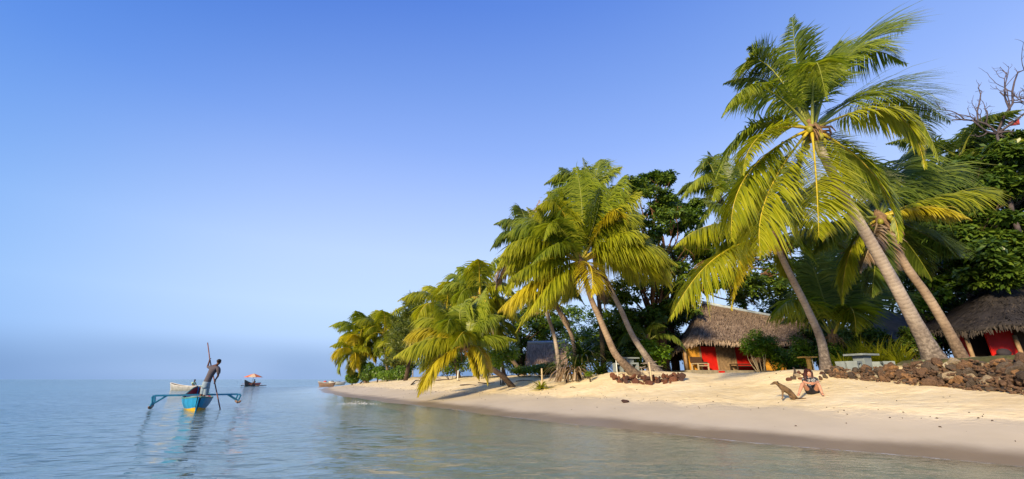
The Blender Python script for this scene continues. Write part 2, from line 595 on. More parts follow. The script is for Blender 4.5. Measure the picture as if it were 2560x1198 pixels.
def mat_rock(name, cols):
    t = NT(name)
    rnd = t.new('ObjectInfo').outputs['Random']
    n = t.noise(6, 6, 0.65, vec=t.objco())
    base = t.ramp(rnd, cols, 'CONSTANT')
    d = t.ramp(n, [(0.25, (0.30, 0.28, 0.27)), (0.5, (0.8, 0.8, 0.8)), (0.75, (1.35, 1.3, 1.2))])
    col = t.mixc(1.0, base, d, 'MULTIPLY')
    sp = t.rng(t.noise(22, 4, 0.7, vec=t.objco()), 0.62, 0.72)
    col = t.mixc(t.math('MULTIPLY', sp, 0.30), col, (0.36, 0.27, 0.17))
    nb = t.noise(15, 6, 0.7, vec=t.objco())
    M[name] = t.done(t.principled(col, 0.92, t.bump(nb, 0.8, 0.05), 0.2))
mat_rock('rock_brown', [(0.0, (0.17, 0.105, 0.068)), (0.22, (0.115, 0.088, 0.068)), (0.38, (0.24, 0.14, 0.078)), (0.52, (0.15, 0.118, 0.092)),
                        (0.66, (0.36, 0.20, 0.095)), (0.75, (0.085, 0.065, 0.054)), (0.88, (0.44, 0.35, 0.23))])
mat_rock('rock_moss', [(0.0, (0.30, 0.33, 0.17)), (0.5, (0.42, 0.40, 0.26))])
mat_rock('rock_red', [(0.0, (0.15, 0.065, 0.045)), (0.4, (0.10, 0.055, 0.045)), (0.7, (0.20, 0.085, 0.05))])
mat_rock('rock_pale', [(0.0, (0.52, 0.46, 0.33)), (0.5, (0.60, 0.55, 0.42))])

def mat_sand():
    t = NT('sand')
    pos = t.pos()
    sh = t.attr('shore')
    n1 = t.noise(0.55, 5, 0.6)
    n2 = t.noise(3.2, 6, 0.65)
    n3 = t.noise(60, 3, 0.7)
    dry = t.ramp(t.math('ADD', t.math('MULTIPLY', n1, 0.55), t.math('MULTIPLY', n2, 0.45)),
                 [(0.32, (0.68, 0.53, 0.285)), (0.5, (0.82, 0.67, 0.40)), (0.68, (0.89, 0.77, 0.51))])
    damp = t.ramp(n1, [(0.3, (0.53, 0.45, 0.315)), (0.7, (0.61, 0.52, 0.37))])
    wet = t.ramp(n1, [(0.3, (0.24, 0.185, 0.12)), (0.7, (0.31, 0.24, 0.155))])
    bed = t.ramp(n2, [(0.3, (0.44, 0.40, 0.26)), (0.7, (0.60, 0.55, 0.37))])
    wob = t.math('ADD', sh, t.math('MULTIPLY', t.math('SUBTRACT', n1, 0.5), 0.9))
    wob2 = t.math('ADD', sh, t.math('MULTIPLY', t.math('SUBTRACT', n2, 0.5), 1.3))
    wob2 = t.math('ADD', wob2, t.math('MULTIPLY', t.math('SUBTRACT', n1, 0.5), 1.2))
    c = t.mixc(t.rng(wob2, 3.9, 4.7), damp, dry)
    wetk = t.rng(wob, 1.6, 0.55)
    c = t.mixc(wetk, c, wet)
    c = t.mixc(t.rng(wob, 0.0, -0.8), c, bed)
    # leaf litter and thin grass behind the beach
    soil = t.ramp(n2, [(0.3, (0.05, 0.05, 0.02)), (0.55, (0.10, 0.10, 0.035)), (0.75, (0.24, 0.18, 0.10))])
    sk = t.attr('soil')
    c = t.mixc(t.rng(t.math('ADD', sk, t.math('MULTIPLY', t.math('SUBTRACT', n2, 0.5), 0.9)), 0.35, 0.65), c, soil)
    # specks of shell and weed
    v = t.new('TexVoronoi')
    v.inputs['Scale'].default_value = 2.6
    t.link(pos, v.inputs['Vector'])
    speck = t.rng(v.outputs['Distance'], 0.035, 0.02)
    pick = t.new('SeparateColor')
    t.link(v.outputs['Color'], pick.inputs[0])
    sp_on = t.math('MULTIPLY', speck, t.rng(pick.outputs[0], 0.55, 0.6))
    c = t.mixc(t.math('MULTIPLY', sp_on, 0.8), c, t.ramp(pick.outputs[1], [(0.0, (0.06, 0.04, 0.03)), (0.6, (0.06, 0.04, 0.03)), (0.61, (0.8, 0.74, 0.62))], 'CONSTANT'))
    rough = t.math('SUBTRACT', 0.95, t.math('MULTIPLY', wetk, 0.55))
    # trodden surface: scuffs in the dry part only
    foot = t.noise(4.5, 3, 0.5)
    big = t.noise(1.4, 4, 0.55)
    hh = t.math('ADD', t.math('MULTIPLY', foot, 0.7), t.math('ADD', t.math('MULTIPLY', big, 1.0), t.math('MULTIPLY', n3, 0.12)))
    fv = t.new('TexVoronoi')
    fv.inputs['Scale'].default_value = 2.3
    t.link(pos, fv.inputs['Vector'])
    dimple = t.math('MULTIPLY', t.rng(fv.outputs['Distance'], 0.05, 0.32), t.rng(t.noise(0.35, 3), 0.40, 0.60, 0.15, 1.0))
    hh = t.math('ADD', hh, t.math('MULTIPLY', dimple, 0.75))
    hh = t.math('MULTIPLY', hh, t.rng(wob2, 3.2, 5.2, 0.04, 1.0))
    p = t.principled(c, rough, t.bump(hh, 0.5, 0.08), 0.35)
    M['sand'] = t.done(p)
mat_sand()

def mat_water():
    t = NT('water')
    sh = t.attr('shore')
    dp = t.attr('depth')
    pos = t.pos()
    # ripples run along the shore
    r1 = t.noise(1.5, 2, 0.45, sc=(0.8, 1.15, 1))
    r2 = t.noise(4.2, 3, 0.55, sc=(0.7, 1.2, 1))
    r3 = t.noise(0.22, 3, 0.5)
    dist = t.new('CameraData') if False else None
    r4 = t.noise(13.0, 2, 0.5, sc=(0.7, 1.2, 1))
    calm = t.rng(sh, -1.0, -10.0, 0.18, 1.0)
    calm_f = t.rng(sh, -0.2, -3.0, 0.35, 1.0)
    fine = t.math('ADD', t.math('MULTIPLY', r4, 0.022), t.math('MULTIPLY', r2, t.rng(r3, 0.35, 0.6, 0.08, 0.17)))
    hgt = t.math('ADD', t.math('MULTIPLY', t.math('MULTIPLY', r1, 0.50), calm), t.math('MULTIPLY', fine, calm_f))
    nrm = t.bump(hgt, 1.0, 0.32)
    # Schlick reflectance, the same for light entering and leaving the water
    dotn = t.new('VectorMath', operation='DOT_PRODUCT')
    t.link(t.bump(hgt, 1.0, 0.26), dotn.inputs[0])
    t.link(t.new('NewGeometry').outputs['Incoming'], dotn.inputs[1])
    cosv = t.math('ABSOLUTE', dotn.outputs['Value'])
    refl = t.math('ADD', 0.02, t.math('MULTIPLY', 0.98, t.math('POWER', t.math('SUBTRACT', 1.0, cosv), 5.0)))
    gl = t.new('BsdfGlossy')
    t.link(t.rng(sh, -1.0, -9.0, 0.15, 0.05), gl.inputs['Roughness'])
    gl.inputs['Color'].default_value = (0.95, 0.97, 0.93, 1)
    t.link(nrm, gl.inputs['Normal'])
    tr = t.new('BsdfTransparent')
    tr.inputs['Color'].default_value = (0.86, 0.93, 0.90, 1)
    df = t.new('BsdfDiffuse')
    df.inputs['Color'].default_value = (0.085, 0.21, 0.235, 1)
    body = t.new('MixShader')
    t.link(t.math('SUBTRACT', 1.0, t.math('POWER', 2.718, t.math('MULTIPLY', dp, -0.85))), body.inputs[0])
    t.link(tr.outputs[0], body.inputs[1]); t.link(df.outputs[0], body.inputs[2])
    mx = t.new('MixShader')
    t.link(refl, mx.inputs[0])
    t.link(body.outputs[0], mx.inputs[1]); t.link(gl.outputs[0], mx.inputs[2])
    # a broken thread of foam where the water runs out
    fn = t.noise(5.0, 6, 0.75)
    fn2 = t.noise(0.5, 3, 0.6)
    band = t.math('MULTIPLY', t.rng(dp, 0.0, 0.006), t.rng(dp, 0.022, 0.010))
    fm = t.math('MULTIPLY', t.math('MULTIPLY', band, 0.6), t.math('MULTIPLY', t.rng(fn, 0.44, 0.60), t.rng(fn2, 0.38, 0.62)))
    fd = t.new('BsdfDiffuse')
    fd.inputs['Color'].default_value = (0.75, 0.75, 0.72, 1)
    mf = t.new('MixShader')
    t.link(fm, mf.inputs[0])
    t.link(mx.outputs[0], mf.inputs[1]); t.link(fd.outputs[0], mf.inputs[2])
    M['water'] = t.done(mf.outputs[0])
mat_water()

# ---------------------------------------------------------------- ground and sea
def fan(r0, r1, nr, na, a0, a1):
    r = r0 * (r1 / r0) ** np.linspace(0, 1, nr)
    a = np.radians(np.linspace(a0, a1, na))
    R, A = np.meshgrid(r, a, indexing='ij')
    X, Y = R * np.sin(A), R * np.cos(A)
    idx = np.arange(nr * na).reshape(nr, na)
    F = np.stack([idx[:-1, :-1], idx[:-1, 1:], idx[1:, 1:], idx[1:, :-1]], -1).reshape(-1, 4)[:, ::-1]
    # faces must look up
    p0, p1, p2 = F[0, 0], F[0, 1], F[0, 2]
    xf, yf = X.ravel(), Y.ravel()
    if (xf[p1] - xf[p0]) * (yf[p2] - yf[p0]) - (yf[p1] - yf[p0]) * (xf[p2] - xf[p0]) < 0:
        F = F[:, ::-1]
    return X.ravel(), Y.ravel(), R.ravel(), F

X, Y, R, F = fan(1.2, 700, 330, 420, -88, 88)
S = shore(X, Y)
Z = height(X, Y)
nz = np.array([noise.noise((x * 1.1, y * 1.1, 0)) + 0.5 * noise.noise((x * 2.9, y * 2.9, 3)) for x, y in zip(X, Y)])
Z = Z + nz * 0.028 * smooth(3.5, 6, S) * smooth(60, 30, R)
T = -0.6 * X + 0.8 * Y
soil = smooth(0, 1, (S - (13.0 + 0.06 * np.clip(T, 0, 60)) + 1.5 * nz + 2.5) / 5.0)
soil = np.maximum(soil, smooth(13.3, 13.9, X) * smooth(24, 20, Y) * smooth(4, 8, S))
soil = soil * (1 - 0.85 * np.exp(-(((X - 9) / 5.0) ** 2 + ((Y - 23) / 3.5) ** 2)))
g = obj('beach_sand', np_mesh('beach_sand', np.stack([X, Y, Z], -1), F, M['sand'], attrs={'shore': S, 'soil': soil}, smooth_=True))
tag(g, kind='structure')

X, Y, R, F = fan(1.2, 20000, 420, 460, -88, 88)
S = shore(X, Y)
D = np.clip(-height(X, Y), 0, None)
sea = 0.15 * smooth(0.0, -2.0, S) + 0.85 * smooth(-2.0, -8.0, S)
T = -0.6 * X + 0.8 * Y
fade = smooth(45, 18, R)
W = np.zeros_like(X)
for k, (lam, amp, ang, ph) in enumerate([(2.6, .012, 200, 0), (1.7, .010, 225, 1), (1.15, .008, 180, 2), (3.7, .016, 215, 4), (0.85, .005, 240, 3)]):
    dx, dy = math.cos(math.radians(ang)), math.sin(math.radians(ang))
    W += amp * np.sin((X * dx + Y * dy) * 2 * math.pi / lam + ph + 1.3 * np.sin(X * .31 + k) + 1.1 * np.sin(Y * .27 + 2 * k))
W = 0.6 * W * sea * fade
# one small swell about to lap the beach
crest = -2.4 + 0.35 * np.sin(T * 0.33)
W += 0.055 * np.exp(-((S - crest) / 0.38) ** 2) * smooth(12, 20, T) * smooth(60, 40, T)
W += 0.030 * np.exp(-((S - crest + 2.6) / 0.55) ** 2) * smooth(4, 12, T) * smooth(60, 40, T)
W += 0.008 * np.exp(-((S + 0.2) / 0.25) ** 2)
w = obj('sea_water', np_mesh('sea_water', np.stack([X, Y, W], -1), F, M['water'], attrs={'shore': S, 'depth': np.clip(W - height(X, Y), 0, None)}, smooth_=True))
tag(w, kind='structure')

# ---------------------------------------------------------------- palms
def bez(p0, pm, p1, u):
    """Quadratic curve through p0, pm (halfway), p1; returns points and tangents."""
    c = 2 * pm - 0.5 * (p0 + p1)
    u = u[:, None]
    P = (1 - u) ** 2 * p0 + 2 * u * (1 - u) * c + u ** 2 * p1
    Tn = 2 * (1 - u) * (c - p0) + 2 * u * (p1 - c)
    Tn /= np.linalg.norm(Tn, axis=1, keepdims=True) + 1e-9
    return P, Tn

def frond_meshes(p0, pm, p1, rng, n=62, lk=0.27, wk=0.052, droop=0.75, mats=('frond_green', 'rib_green'), thin=0.0, roll=0.0, bare=0.14):
    p0, pm, p1 = (np.array(p, float) for p in (p0, pm, p1))
    L = np.linalg.norm(pm - p0) + np.linalg.norm(p1 - pm)
    leaf_len = 0.98 * lk * L
    n = int(n * 2.5)
    u = np.linspace(bare, 1.0, n)
    u = np.concatenate([u, u])
    side = np.concatenate([np.ones(n), -np.ones(n)])
    u = np.clip(u + rng.normal(0, 0.35 / n, 2 * n), bare, 1)
    if thin > 0:
        keep = rng.random(2 * n) > thin
        u, side = u[keep], side[keep]
    m = len(u)
    P, Tn = bez(p0, pm, p1, u)
    up = np.array([0, 0, 1.0])
    Sd = np.cross(Tn, up)
    nrm = np.linalg.norm(Sd, axis=1, keepdims=True)
    chord = p1 - p0
    alt = np.cross(chord + 1e-6, up); alt /= np.linalg.norm(alt) + 1e-9
    Sd = np.where(nrm > 0.25, Sd / (nrm + 1e-9), alt)
    Sd = np.where((Sd @ alt)[:, None] < 0, -Sd, Sd)
    Nn = np.cross(Sd, Tn)
    if roll:
        Sd, Nn = Sd * math.cos(roll) + Nn * math.sin(roll), Nn * math.cos(roll) - Sd * math.sin(roll)
    w = (u - bare) / (1 - bare)
    ll = leaf_len * (0.50 + 0.62 * np.sin(np.pi * np.clip(w * 0.93 + 0.10, 0, 1))) * np.where(w > 0.62, 1 - (w - 0.62) * 1.95, 1) * rng.normal(1, 0.10, m)
    ang = np.radians(20 + 30 * w + rng.normal(0, 6, m))
    d0 = Sd * side[:, None] * np.cos(ang)[:, None] + Tn * np.sin(ang)[:, None] + Nn * (0.30 - 0.15 * w + rng.normal(0, .10, m))[:, None]
    d0 /= np.linalg.norm(d0, axis=1, keepdims=True)
    dr = 1.25 * droop * np.clip(rng.normal(1, 0.22, m), 0.3, 1.6)
    vs = np.array([0.0, 0.33, 0.68, 1.0])
    wd = wk * np.array([0.45, 1.0, 0.75, 0.04])
    pts = []
    for v in vs:
        q = d0 * v + np.array([0, 0, -1.0]) * (dr * v ** 1.8)[:, None] * 0.9
        ln = np.linalg.norm(q, axis=1, keepdims=True) + 1e-9
        q = q / ln * v
        pts.append(P + q * ll[:, None])
    V, F4, tip, lf = [], [], [], []
    lrand = rng.random(m)
    for k in range(4):
        dirv = pts[min(k + 1, 3)] - pts[max(k - 1, 0)]
        dirv /= np.linalg.norm(dirv, axis=1, keepdims=True) + 1e-9
        wv = Tn - dirv * np.sum(Tn * dirv, axis=1, keepdims=True)
        wv = wv + 0.35 * Nn
        wv /= np.linalg.norm(wv, axis=1, keepdims=True) + 1e-9
        sc = (1.15 * wd[k] * (0.6 + 0.4 * ll / leaf_len))[:, None] * 0.5
        V.append(pts[k] - wv * sc); V.append(pts[k] + wv * sc)
        tip += [np.full(m, vs[k]) * (0.55 + 0.45 * w)] * 2
        lf += [lrand] * 2
    V = np.concatenate(V)          # 8 blocks of m
    i = np.arange(m)
    for k in range(3):
        a, b, c, d = 2 * k * m + i, (2 * k + 1) * m + i, (2 * k + 3) * m + i, (2 * k + 2) * m + i
        F4.append(np.stack([a, b, c, d], -1))
    me = np_mesh('frond', V, np.concatenate(F4), M[mats[0]], attrs={'tip': np.concatenate(tip), 'leaf': np.concatenate(lf)})
    # midrib
    uu = np.linspace(0, 1, 14)
    Pr, _ = bez(p0, pm, p1, uu)
    mb = MB()
    rad = [max(0.006, wk * 0.85 * (1 - 0.85 * x) + (0.02 if x < 0.1 else 0)) for x in uu]
    mb.tube([Vector(p) for p in Pr], rad, 5, cap=False)
    return me, mb.mesh('midrib', M[mats[1]], True)

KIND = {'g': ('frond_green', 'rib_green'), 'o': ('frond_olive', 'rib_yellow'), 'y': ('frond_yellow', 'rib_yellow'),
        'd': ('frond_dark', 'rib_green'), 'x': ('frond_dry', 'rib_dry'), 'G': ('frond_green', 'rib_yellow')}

def catmull(pts, n):
    pts = [Vector(p) for p in pts]
    P = [pts[0] * 2 - pts[1]] + pts + [pts[-1] * 2 - pts[-2]]
    out = []
    seg = len(pts) - 1
    for i in range(n):
        s = i / (n - 1) * seg
        k = min(int(s), seg - 1); t = s - k
        a, b, c, d = P[k], P[k + 1], P[k + 2], P[k + 3]
        out.append(0.5 * ((2 * b) + (c - a) * t + (2 * a - 5 * b + 4 * c - d) * t * t + (3 * b - a - 3 * c + d) * t ** 3))
    return out

def trunk_mesh(pts, r0, r1, flare, mat, n=90, sides=14):
    P = catmull(pts, n)
    d = [0.0]
    for a, b in zip(P, P[1:]):
        d.append(d[-1] + (b - a).length)
    V, att = [], []
    ref = None
    for i, p in enumerate(P):
        t = (P[min(i + 1, n - 1)] - P[max(i - 1, 0)]).normalized()
        if ref is None: ref = t.orthogonal().normalized()
        a = (ref - t * ref.dot(t)).normalized(); ref = a
        b = t.cross(a)
        k = i / (n - 1)
        r = r0 * (1 - k) + r1 * k + flare * math.exp(-d[i] / 0.55)
        r *= 1 + 0.010 * math.sin(d[i] * 46) + 0.03 * noise.noise((d[i] * 1.5, r0 * 40, 0))
        for q in range(sides):
            an = 2 * math.pi * q / sides
            rr = r * (1 + 0.05 * noise.noise((math.cos(an) * 2, math.sin(an) * 2, d[i] * 2.0)) + 0.18 * (flare > 0.1) * math.exp(-d[i] / 0.35) * math.sin(an * 5))
            V.append(p + (a * math.cos(an) + b * math.sin(an)) * rr)
            att.append(d[i])
    idx = np.arange(n * sides).reshape(n, sides)
    nx = np.roll(idx, -1, axis=1)
    F = np.stack([idx[:-1], nx[:-1], nx[1:], idx[1:]], -1).reshape(-1, 4)
    return np_mesh('trunk', np.array([tuple(v) for v in V]), F, M[mat], attrs={'along': att}, smooth_=True), P

def palm(label, crown, trunk_pts, fronds, seed, r0=0.17, r1=0.11, flare=0.12, tmat='trunk_pale', n=62, lk=0.27, wk=0.052,
         droop=0.75, nuts=0, nutmat='coconut', thin=0.04, group='coconut palms along the beach', skirt=6, name='palm_tree', base_drop=0.25):
    """crown: world point. trunk_pts: base -> top. fronds: (mid, tip, kind, opts)."""
    rng = np.random.default_rng(seed)
    base = Vector(trunk_pts[0])
    t = thing(name, base, label, 'palm tree', group)
    tp = [Vector(p) for p in trunk_pts]
    tp[0] = tp[0] - Vector((0, 0, base_drop))
    if (Vector(crown) - tp[-1]).length > 0.15:
        tp.append(Vector(crown))
    me, _ = trunk_mesh(tp, r0, r1, flare, tmat)
    obj('trunk', me, t)
    c = np.array(crown, float)
    # fibrous heart of the crown
    mb = MB()
    tdir = (tp[-1] - tp[-2]).normalized()
    R_ = r1
    mb.tube([Vector(c) - tdir * R_ * 5, Vector(c) - tdir * R_ * 2, Vector(c), Vector(c) + tdir * R_ * 3.0], [R_ * 1.05, R_ * 1.9, R_ * 2.0, R_ * 0.5], 10)
    for k in range(skirt * 2):
        a = rng.random() * 6.28
        p = Vector(c) + Vector((math.cos(a), math.sin(a), 0)) * R_ * 1.5 - tdir * R_ * rng.uniform(0, 2)
        q = p + Vector((math.cos(a), math.sin(a), 0)) * R_ * rng.uniform(1, 4) + Vector((0, 0, -R_ * rng.uniform(2, 7)))
        mb.tube([p, (p + q) / 2 + Vector((math.cos(a), math.sin(a), 0.5)) * R_, q], [R_ * .4, R_ * .3, R_ * .12], 5)
    mb.build('crown_heart', M['sheath'], t, True)
    for (pm, pt, kind, o) in fronds:
        o = dict(o)
        out = np.array(pt, float) - c
        hd = out / (np.linalg.norm(out) + 1e-9)
        st = c + hd * R_ * 1.2 + np.array([0, 0, R_ * 0.6])
        m1, m2 = frond_meshes(st, pm, pt, rng, n=o.get('n', n), lk=o.get('lk', lk), wk=o.get('wk', wk), droop=o.get('droop', droop),
                              mats=KIND[kind], thin=o.get('thin', thin), roll=o.get('roll', 0.0))
        fo = obj('frond', m1, t)
        obj('midrib', m2, fo)
    for k in range(nuts):
        a = rng.random() * 6.28
        rr = R_ * rng.uniform(2.0, 3.4)
        p = Vector(c) + Vector((math.cos(a) * rr, math.sin(a) * rr, -R_ * rng.uniform(1.0, 4.5)))
        MB().sphere(p, (0.105, 0.105, 0.135), 9, 7).build('coconut', M[nutmat], t, True)
    return t

def pxf(lst, Y):
    """Fronds given as (mid x, mid y, tip x, tip y, mid depth, tip depth, kind[, options])."""
    out = []
    for f in lst:
        o = f[7] if len(f) > 7 else {}
        out.append((at(f[0], f[1], Y + f[4]), at(f[2], f[3], Y + f[5]), f[6], o))
    return out

def rand_fronds(c, L, n, seed, kinds='ggo', lo=-55, hi=80, az0=0, azr=360, sag=0.35):
    rng = np.random.default_rng(seed)
    out = []
    c = Vector(c)
    for i in range(n):
        az = math.radians(az0 + (i * 137.5 + rng.uniform(-14, 14)) % azr)
        k = (i + 0.5) / n
        el = math.radians(hi - (hi - lo) * k ** 0.9 + rng.uniform(-6, 6))
        l = L * rng.uniform(0.85, 1.1)
        h = Vector((math.cos(az), math.sin(az), 0))
        d = h * math.cos(el) + Vector((0, 0, math.sin(el)))
        pm = c + d * l * 0.52 + Vector((0, 0, 0.05 * l))
        d2 = h * math.cos(el - 0.9 * (0.6 + math.cos(el) * .5)) + Vector((0, 0, math.sin(el - 0.9 * (0.6 + math.cos(el) * .5))))
        pt = pm + d2 * l * 0.50
        out.append((pm, pt, kinds[int(rng.integers(len(kinds)))], {}))
    return out

# --- the tall palm whose crown stands against the sky
YA = 12.4
cA = at(2030, 322, YA)
bA = put(2352, 14.2)
palm('tallest palm, pale leaning trunk rising behind the stone wall, crown high against the sky', cA,
     [bA, at(2290, 810, 13.9), at(2225, 690, 13.5), at(2165, 585, 13.1), at(2112, 492, 12.8), at(2062, 395, 12.5)],
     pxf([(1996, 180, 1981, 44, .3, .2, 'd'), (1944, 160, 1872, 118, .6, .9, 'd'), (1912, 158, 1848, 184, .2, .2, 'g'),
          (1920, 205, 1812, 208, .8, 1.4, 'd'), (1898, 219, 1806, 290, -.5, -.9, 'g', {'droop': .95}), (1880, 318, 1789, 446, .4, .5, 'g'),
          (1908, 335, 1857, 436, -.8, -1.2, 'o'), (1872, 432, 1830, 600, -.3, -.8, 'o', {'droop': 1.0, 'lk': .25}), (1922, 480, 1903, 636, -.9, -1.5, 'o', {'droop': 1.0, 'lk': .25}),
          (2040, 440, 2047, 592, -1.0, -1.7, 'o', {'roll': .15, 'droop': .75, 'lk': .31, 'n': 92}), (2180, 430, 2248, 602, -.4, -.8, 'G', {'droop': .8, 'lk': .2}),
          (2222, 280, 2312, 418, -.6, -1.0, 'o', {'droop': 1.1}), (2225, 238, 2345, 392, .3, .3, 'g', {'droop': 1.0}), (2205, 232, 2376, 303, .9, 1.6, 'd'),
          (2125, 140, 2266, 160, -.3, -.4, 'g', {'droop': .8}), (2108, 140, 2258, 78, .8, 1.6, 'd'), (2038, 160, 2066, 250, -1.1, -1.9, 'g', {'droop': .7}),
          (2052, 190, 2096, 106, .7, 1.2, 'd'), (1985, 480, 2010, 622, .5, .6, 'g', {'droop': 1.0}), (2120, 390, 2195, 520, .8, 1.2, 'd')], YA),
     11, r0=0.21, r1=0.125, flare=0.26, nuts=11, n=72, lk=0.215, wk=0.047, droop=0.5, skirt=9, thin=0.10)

# --- the palm just behind it
YB = 15.5
cB = at(2200, 545, YB)
palm('palm with brown trunk just behind the tallest palm, two yellow fronds to the right', cB,
     [put(2425, 15.8), at(2372, 830, 15.8), at(2318, 740, 15.7), at(2268, 670, 15.6), at(2228, 600, 15.5)],
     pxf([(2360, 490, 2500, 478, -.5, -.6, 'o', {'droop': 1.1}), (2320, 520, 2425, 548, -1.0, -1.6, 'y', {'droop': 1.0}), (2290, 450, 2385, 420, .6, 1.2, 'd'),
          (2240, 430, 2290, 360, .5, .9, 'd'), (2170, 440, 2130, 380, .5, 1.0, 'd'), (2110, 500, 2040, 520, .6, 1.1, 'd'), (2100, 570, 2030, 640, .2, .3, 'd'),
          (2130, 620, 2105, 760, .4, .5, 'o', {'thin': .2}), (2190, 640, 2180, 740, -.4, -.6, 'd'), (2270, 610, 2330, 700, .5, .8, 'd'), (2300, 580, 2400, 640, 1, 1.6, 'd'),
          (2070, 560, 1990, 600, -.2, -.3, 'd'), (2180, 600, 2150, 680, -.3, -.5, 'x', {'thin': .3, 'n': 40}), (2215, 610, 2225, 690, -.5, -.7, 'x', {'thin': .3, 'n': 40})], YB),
     12, r0=0.17, r1=0.125, flare=0.18, tmat='trunk_brown', nuts=3, n=66, wk=0.055, droop=0.9)

# --- the palm in front of the thatched bungalow
YC = 16.0
cC = at(1938, 598, YC)
palm('slim pale palm leaning over the bungalow roof, tip of its trunk under the tallest crown', cC,
     [put(2066, 17.2), at(2052, 850, 17.1), at(2022, 780, 16.9), at(1988, 712, 16.6), at(1956, 645, 16.2)],
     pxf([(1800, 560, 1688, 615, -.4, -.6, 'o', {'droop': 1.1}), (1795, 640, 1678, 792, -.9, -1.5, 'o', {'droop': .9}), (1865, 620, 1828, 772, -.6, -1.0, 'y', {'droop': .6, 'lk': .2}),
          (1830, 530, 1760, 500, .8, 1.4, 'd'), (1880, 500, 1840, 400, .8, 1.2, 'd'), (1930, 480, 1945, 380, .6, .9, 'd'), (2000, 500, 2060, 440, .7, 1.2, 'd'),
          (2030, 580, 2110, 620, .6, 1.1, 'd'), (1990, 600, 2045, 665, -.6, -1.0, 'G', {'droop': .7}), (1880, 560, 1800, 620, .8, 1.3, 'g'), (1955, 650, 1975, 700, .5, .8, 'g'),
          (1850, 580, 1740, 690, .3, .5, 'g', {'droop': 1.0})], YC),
     13, r0=0.15, r1=0.115, flare=0.16, nuts=4, nutmat='coconut_gold', n=70, wk=0.052, droop=0.9)

# --- crown standing behind, left of the tallest palm
YK = 35.0
cK = at(1800, 500, YK)
palm('palm crown half hidden behind the tallest palm, left of it, above the bungalow', cK,
     [put(1890, 37.0), at(1860, 760, 36.5), at(1825, 620, 35.6)],
     pxf([(1772, 408, 1738, 442, 0, 0, 'd'), (1760, 440, 1690, 515, -.5, -.8, 'g', {'droop': 1.0}), (1735, 460, 1690, 490, .5, .8, 'd'), (1790, 420, 1770, 380, .6, 1, 'd'),
          (1830, 430, 1860, 400, .5, 1, 'd'), (1790, 470, 1770, 545, -1.0, -1.6, 'g'), (1745, 505, 1700, 560, .6, 1, 'd'), (1845, 480, 1890, 520, .3, .5, 'd'), (1760, 540, 1735, 600, 0, 0, 'd'),
          (1830, 540, 1850, 600, 0, 0, 'd')], YK),
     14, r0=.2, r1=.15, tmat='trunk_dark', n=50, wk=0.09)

# --- the pair of palms left of the bungalow
YD = 21.0
cD1 = at(1452, 655, YD)
palm('palm with curved trunk and broad yellow-green crown, left one of the leaning pair', cD1,
     [put(1600, 21.6), at(1566, 916, 21.6), at(1538, 884, 21.6), at(1519, 843, 21.5), at(1500, 798, 21.4), at(1476, 742, 21.2)],
     pxf([(1330, 600, 1252, 640, -.5, -.8, 'o', {'droop': .95}), (1360, 650, 1272, 700, -.9, -1.5, 'o', {'droop': 1.1}), (1340, 700, 1248, 775, -.4, -.6, 'y', {'droop': .9}),
          (1390, 560, 1360, 600, -1.2, -2.0, 'g', {'droop': .5}), (1405, 555, 1345, 560, .5, .8, 'g'), (1425, 540, 1400, 470, .6, .8, 'o'), (1455, 520, 1440, 420, .2, .2, 'g'),
          (1520, 545, 1550, 540, -.8, -1.4, 'y', {'lk': .3}), (1525, 560, 1610, 540, .2, .3, 'o', {'droop': 1.0}), (1570, 610, 1690, 660, -.3, -.6, 'o', {'droop': 1.0}),
          (1560, 640, 1660, 700, .5, .8, 'o', {'droop': .9}), (1478, 672, 1478, 740, -1.5, -2.2, 'y', {'lk': .42, 'droop': .6, 'n': 40}), (1410, 700, 1350, 790, .4, .6, 'o'),
          (1350, 560, 1290, 560, .8, 1.3, 'g'), (1390, 690, 1310, 800, -.8, -1.3, 'o', {'droop': .9}), (1345, 570, 1262, 590, -.2, -.3, 'g'), (1335, 625, 1258, 690, .3, .5, 'o'), (1400, 610, 1330, 660, -1.4, -2.2, 'g', {'droop': .7}), (1400, 520, 1340, 520, -.6, -1, 'o'), (1490, 540, 1500, 470, -.5, -.8, 'g'), (1545, 590, 1620, 590, -.8, -1.3, 'o'), (1590, 620, 1678, 720, .3, .5, 'o', {'droop': 1.0}), (1500, 690, 1512, 770, -.9, -1.3, 'x', {'lk': .3, 'thin': .3})], YD),
     15, r0=0.19, r1=0.13, flare=0.16, nuts=3, nutmat='coconut_gold', n=76, lk=0.33, wk=0.06, droop=0.95, tmat='trunk_brown')
YD2 = 23.0
cD2 = at(1482, 600, YD2)
palm('palm with straight leaning trunk, right one of the leaning pair beside the round stones', cD2,
     [put(1645, 23.0), at(1624, 904, 23), at(1582, 840, 23), at(1550, 770, 23), at(1510, 688, 23)],
     pxf([(1540, 520, 1600, 480, .2, .4, 'o'), (1520, 500, 1560, 440, .6, .9, 'g'), (1470, 490, 1460, 420, .3, .4, 'g'), (1420, 510, 1370, 480, .3, .5, 'g'), (1390, 560, 1320, 520, .6, 1, 'o'),
          (1560, 580, 1640, 620, .4, .8, 'o'), (1550, 640, 1600, 720, .6, .9, 'o'), (1400, 620, 1330, 680, .6, 1.0, 'g'), (1440, 680, 1400, 760, .5, .8, 'o'), (1500, 560, 1530, 590, 1.2, 2, 'g')], YD2),
     16, r0=0.17, r1=0.12, flare=0.22, n=64, lk=0.33, wk=0.06, droop=0.9)
YD3 = 27.0
cD3 = at(1470, 520, YD3)
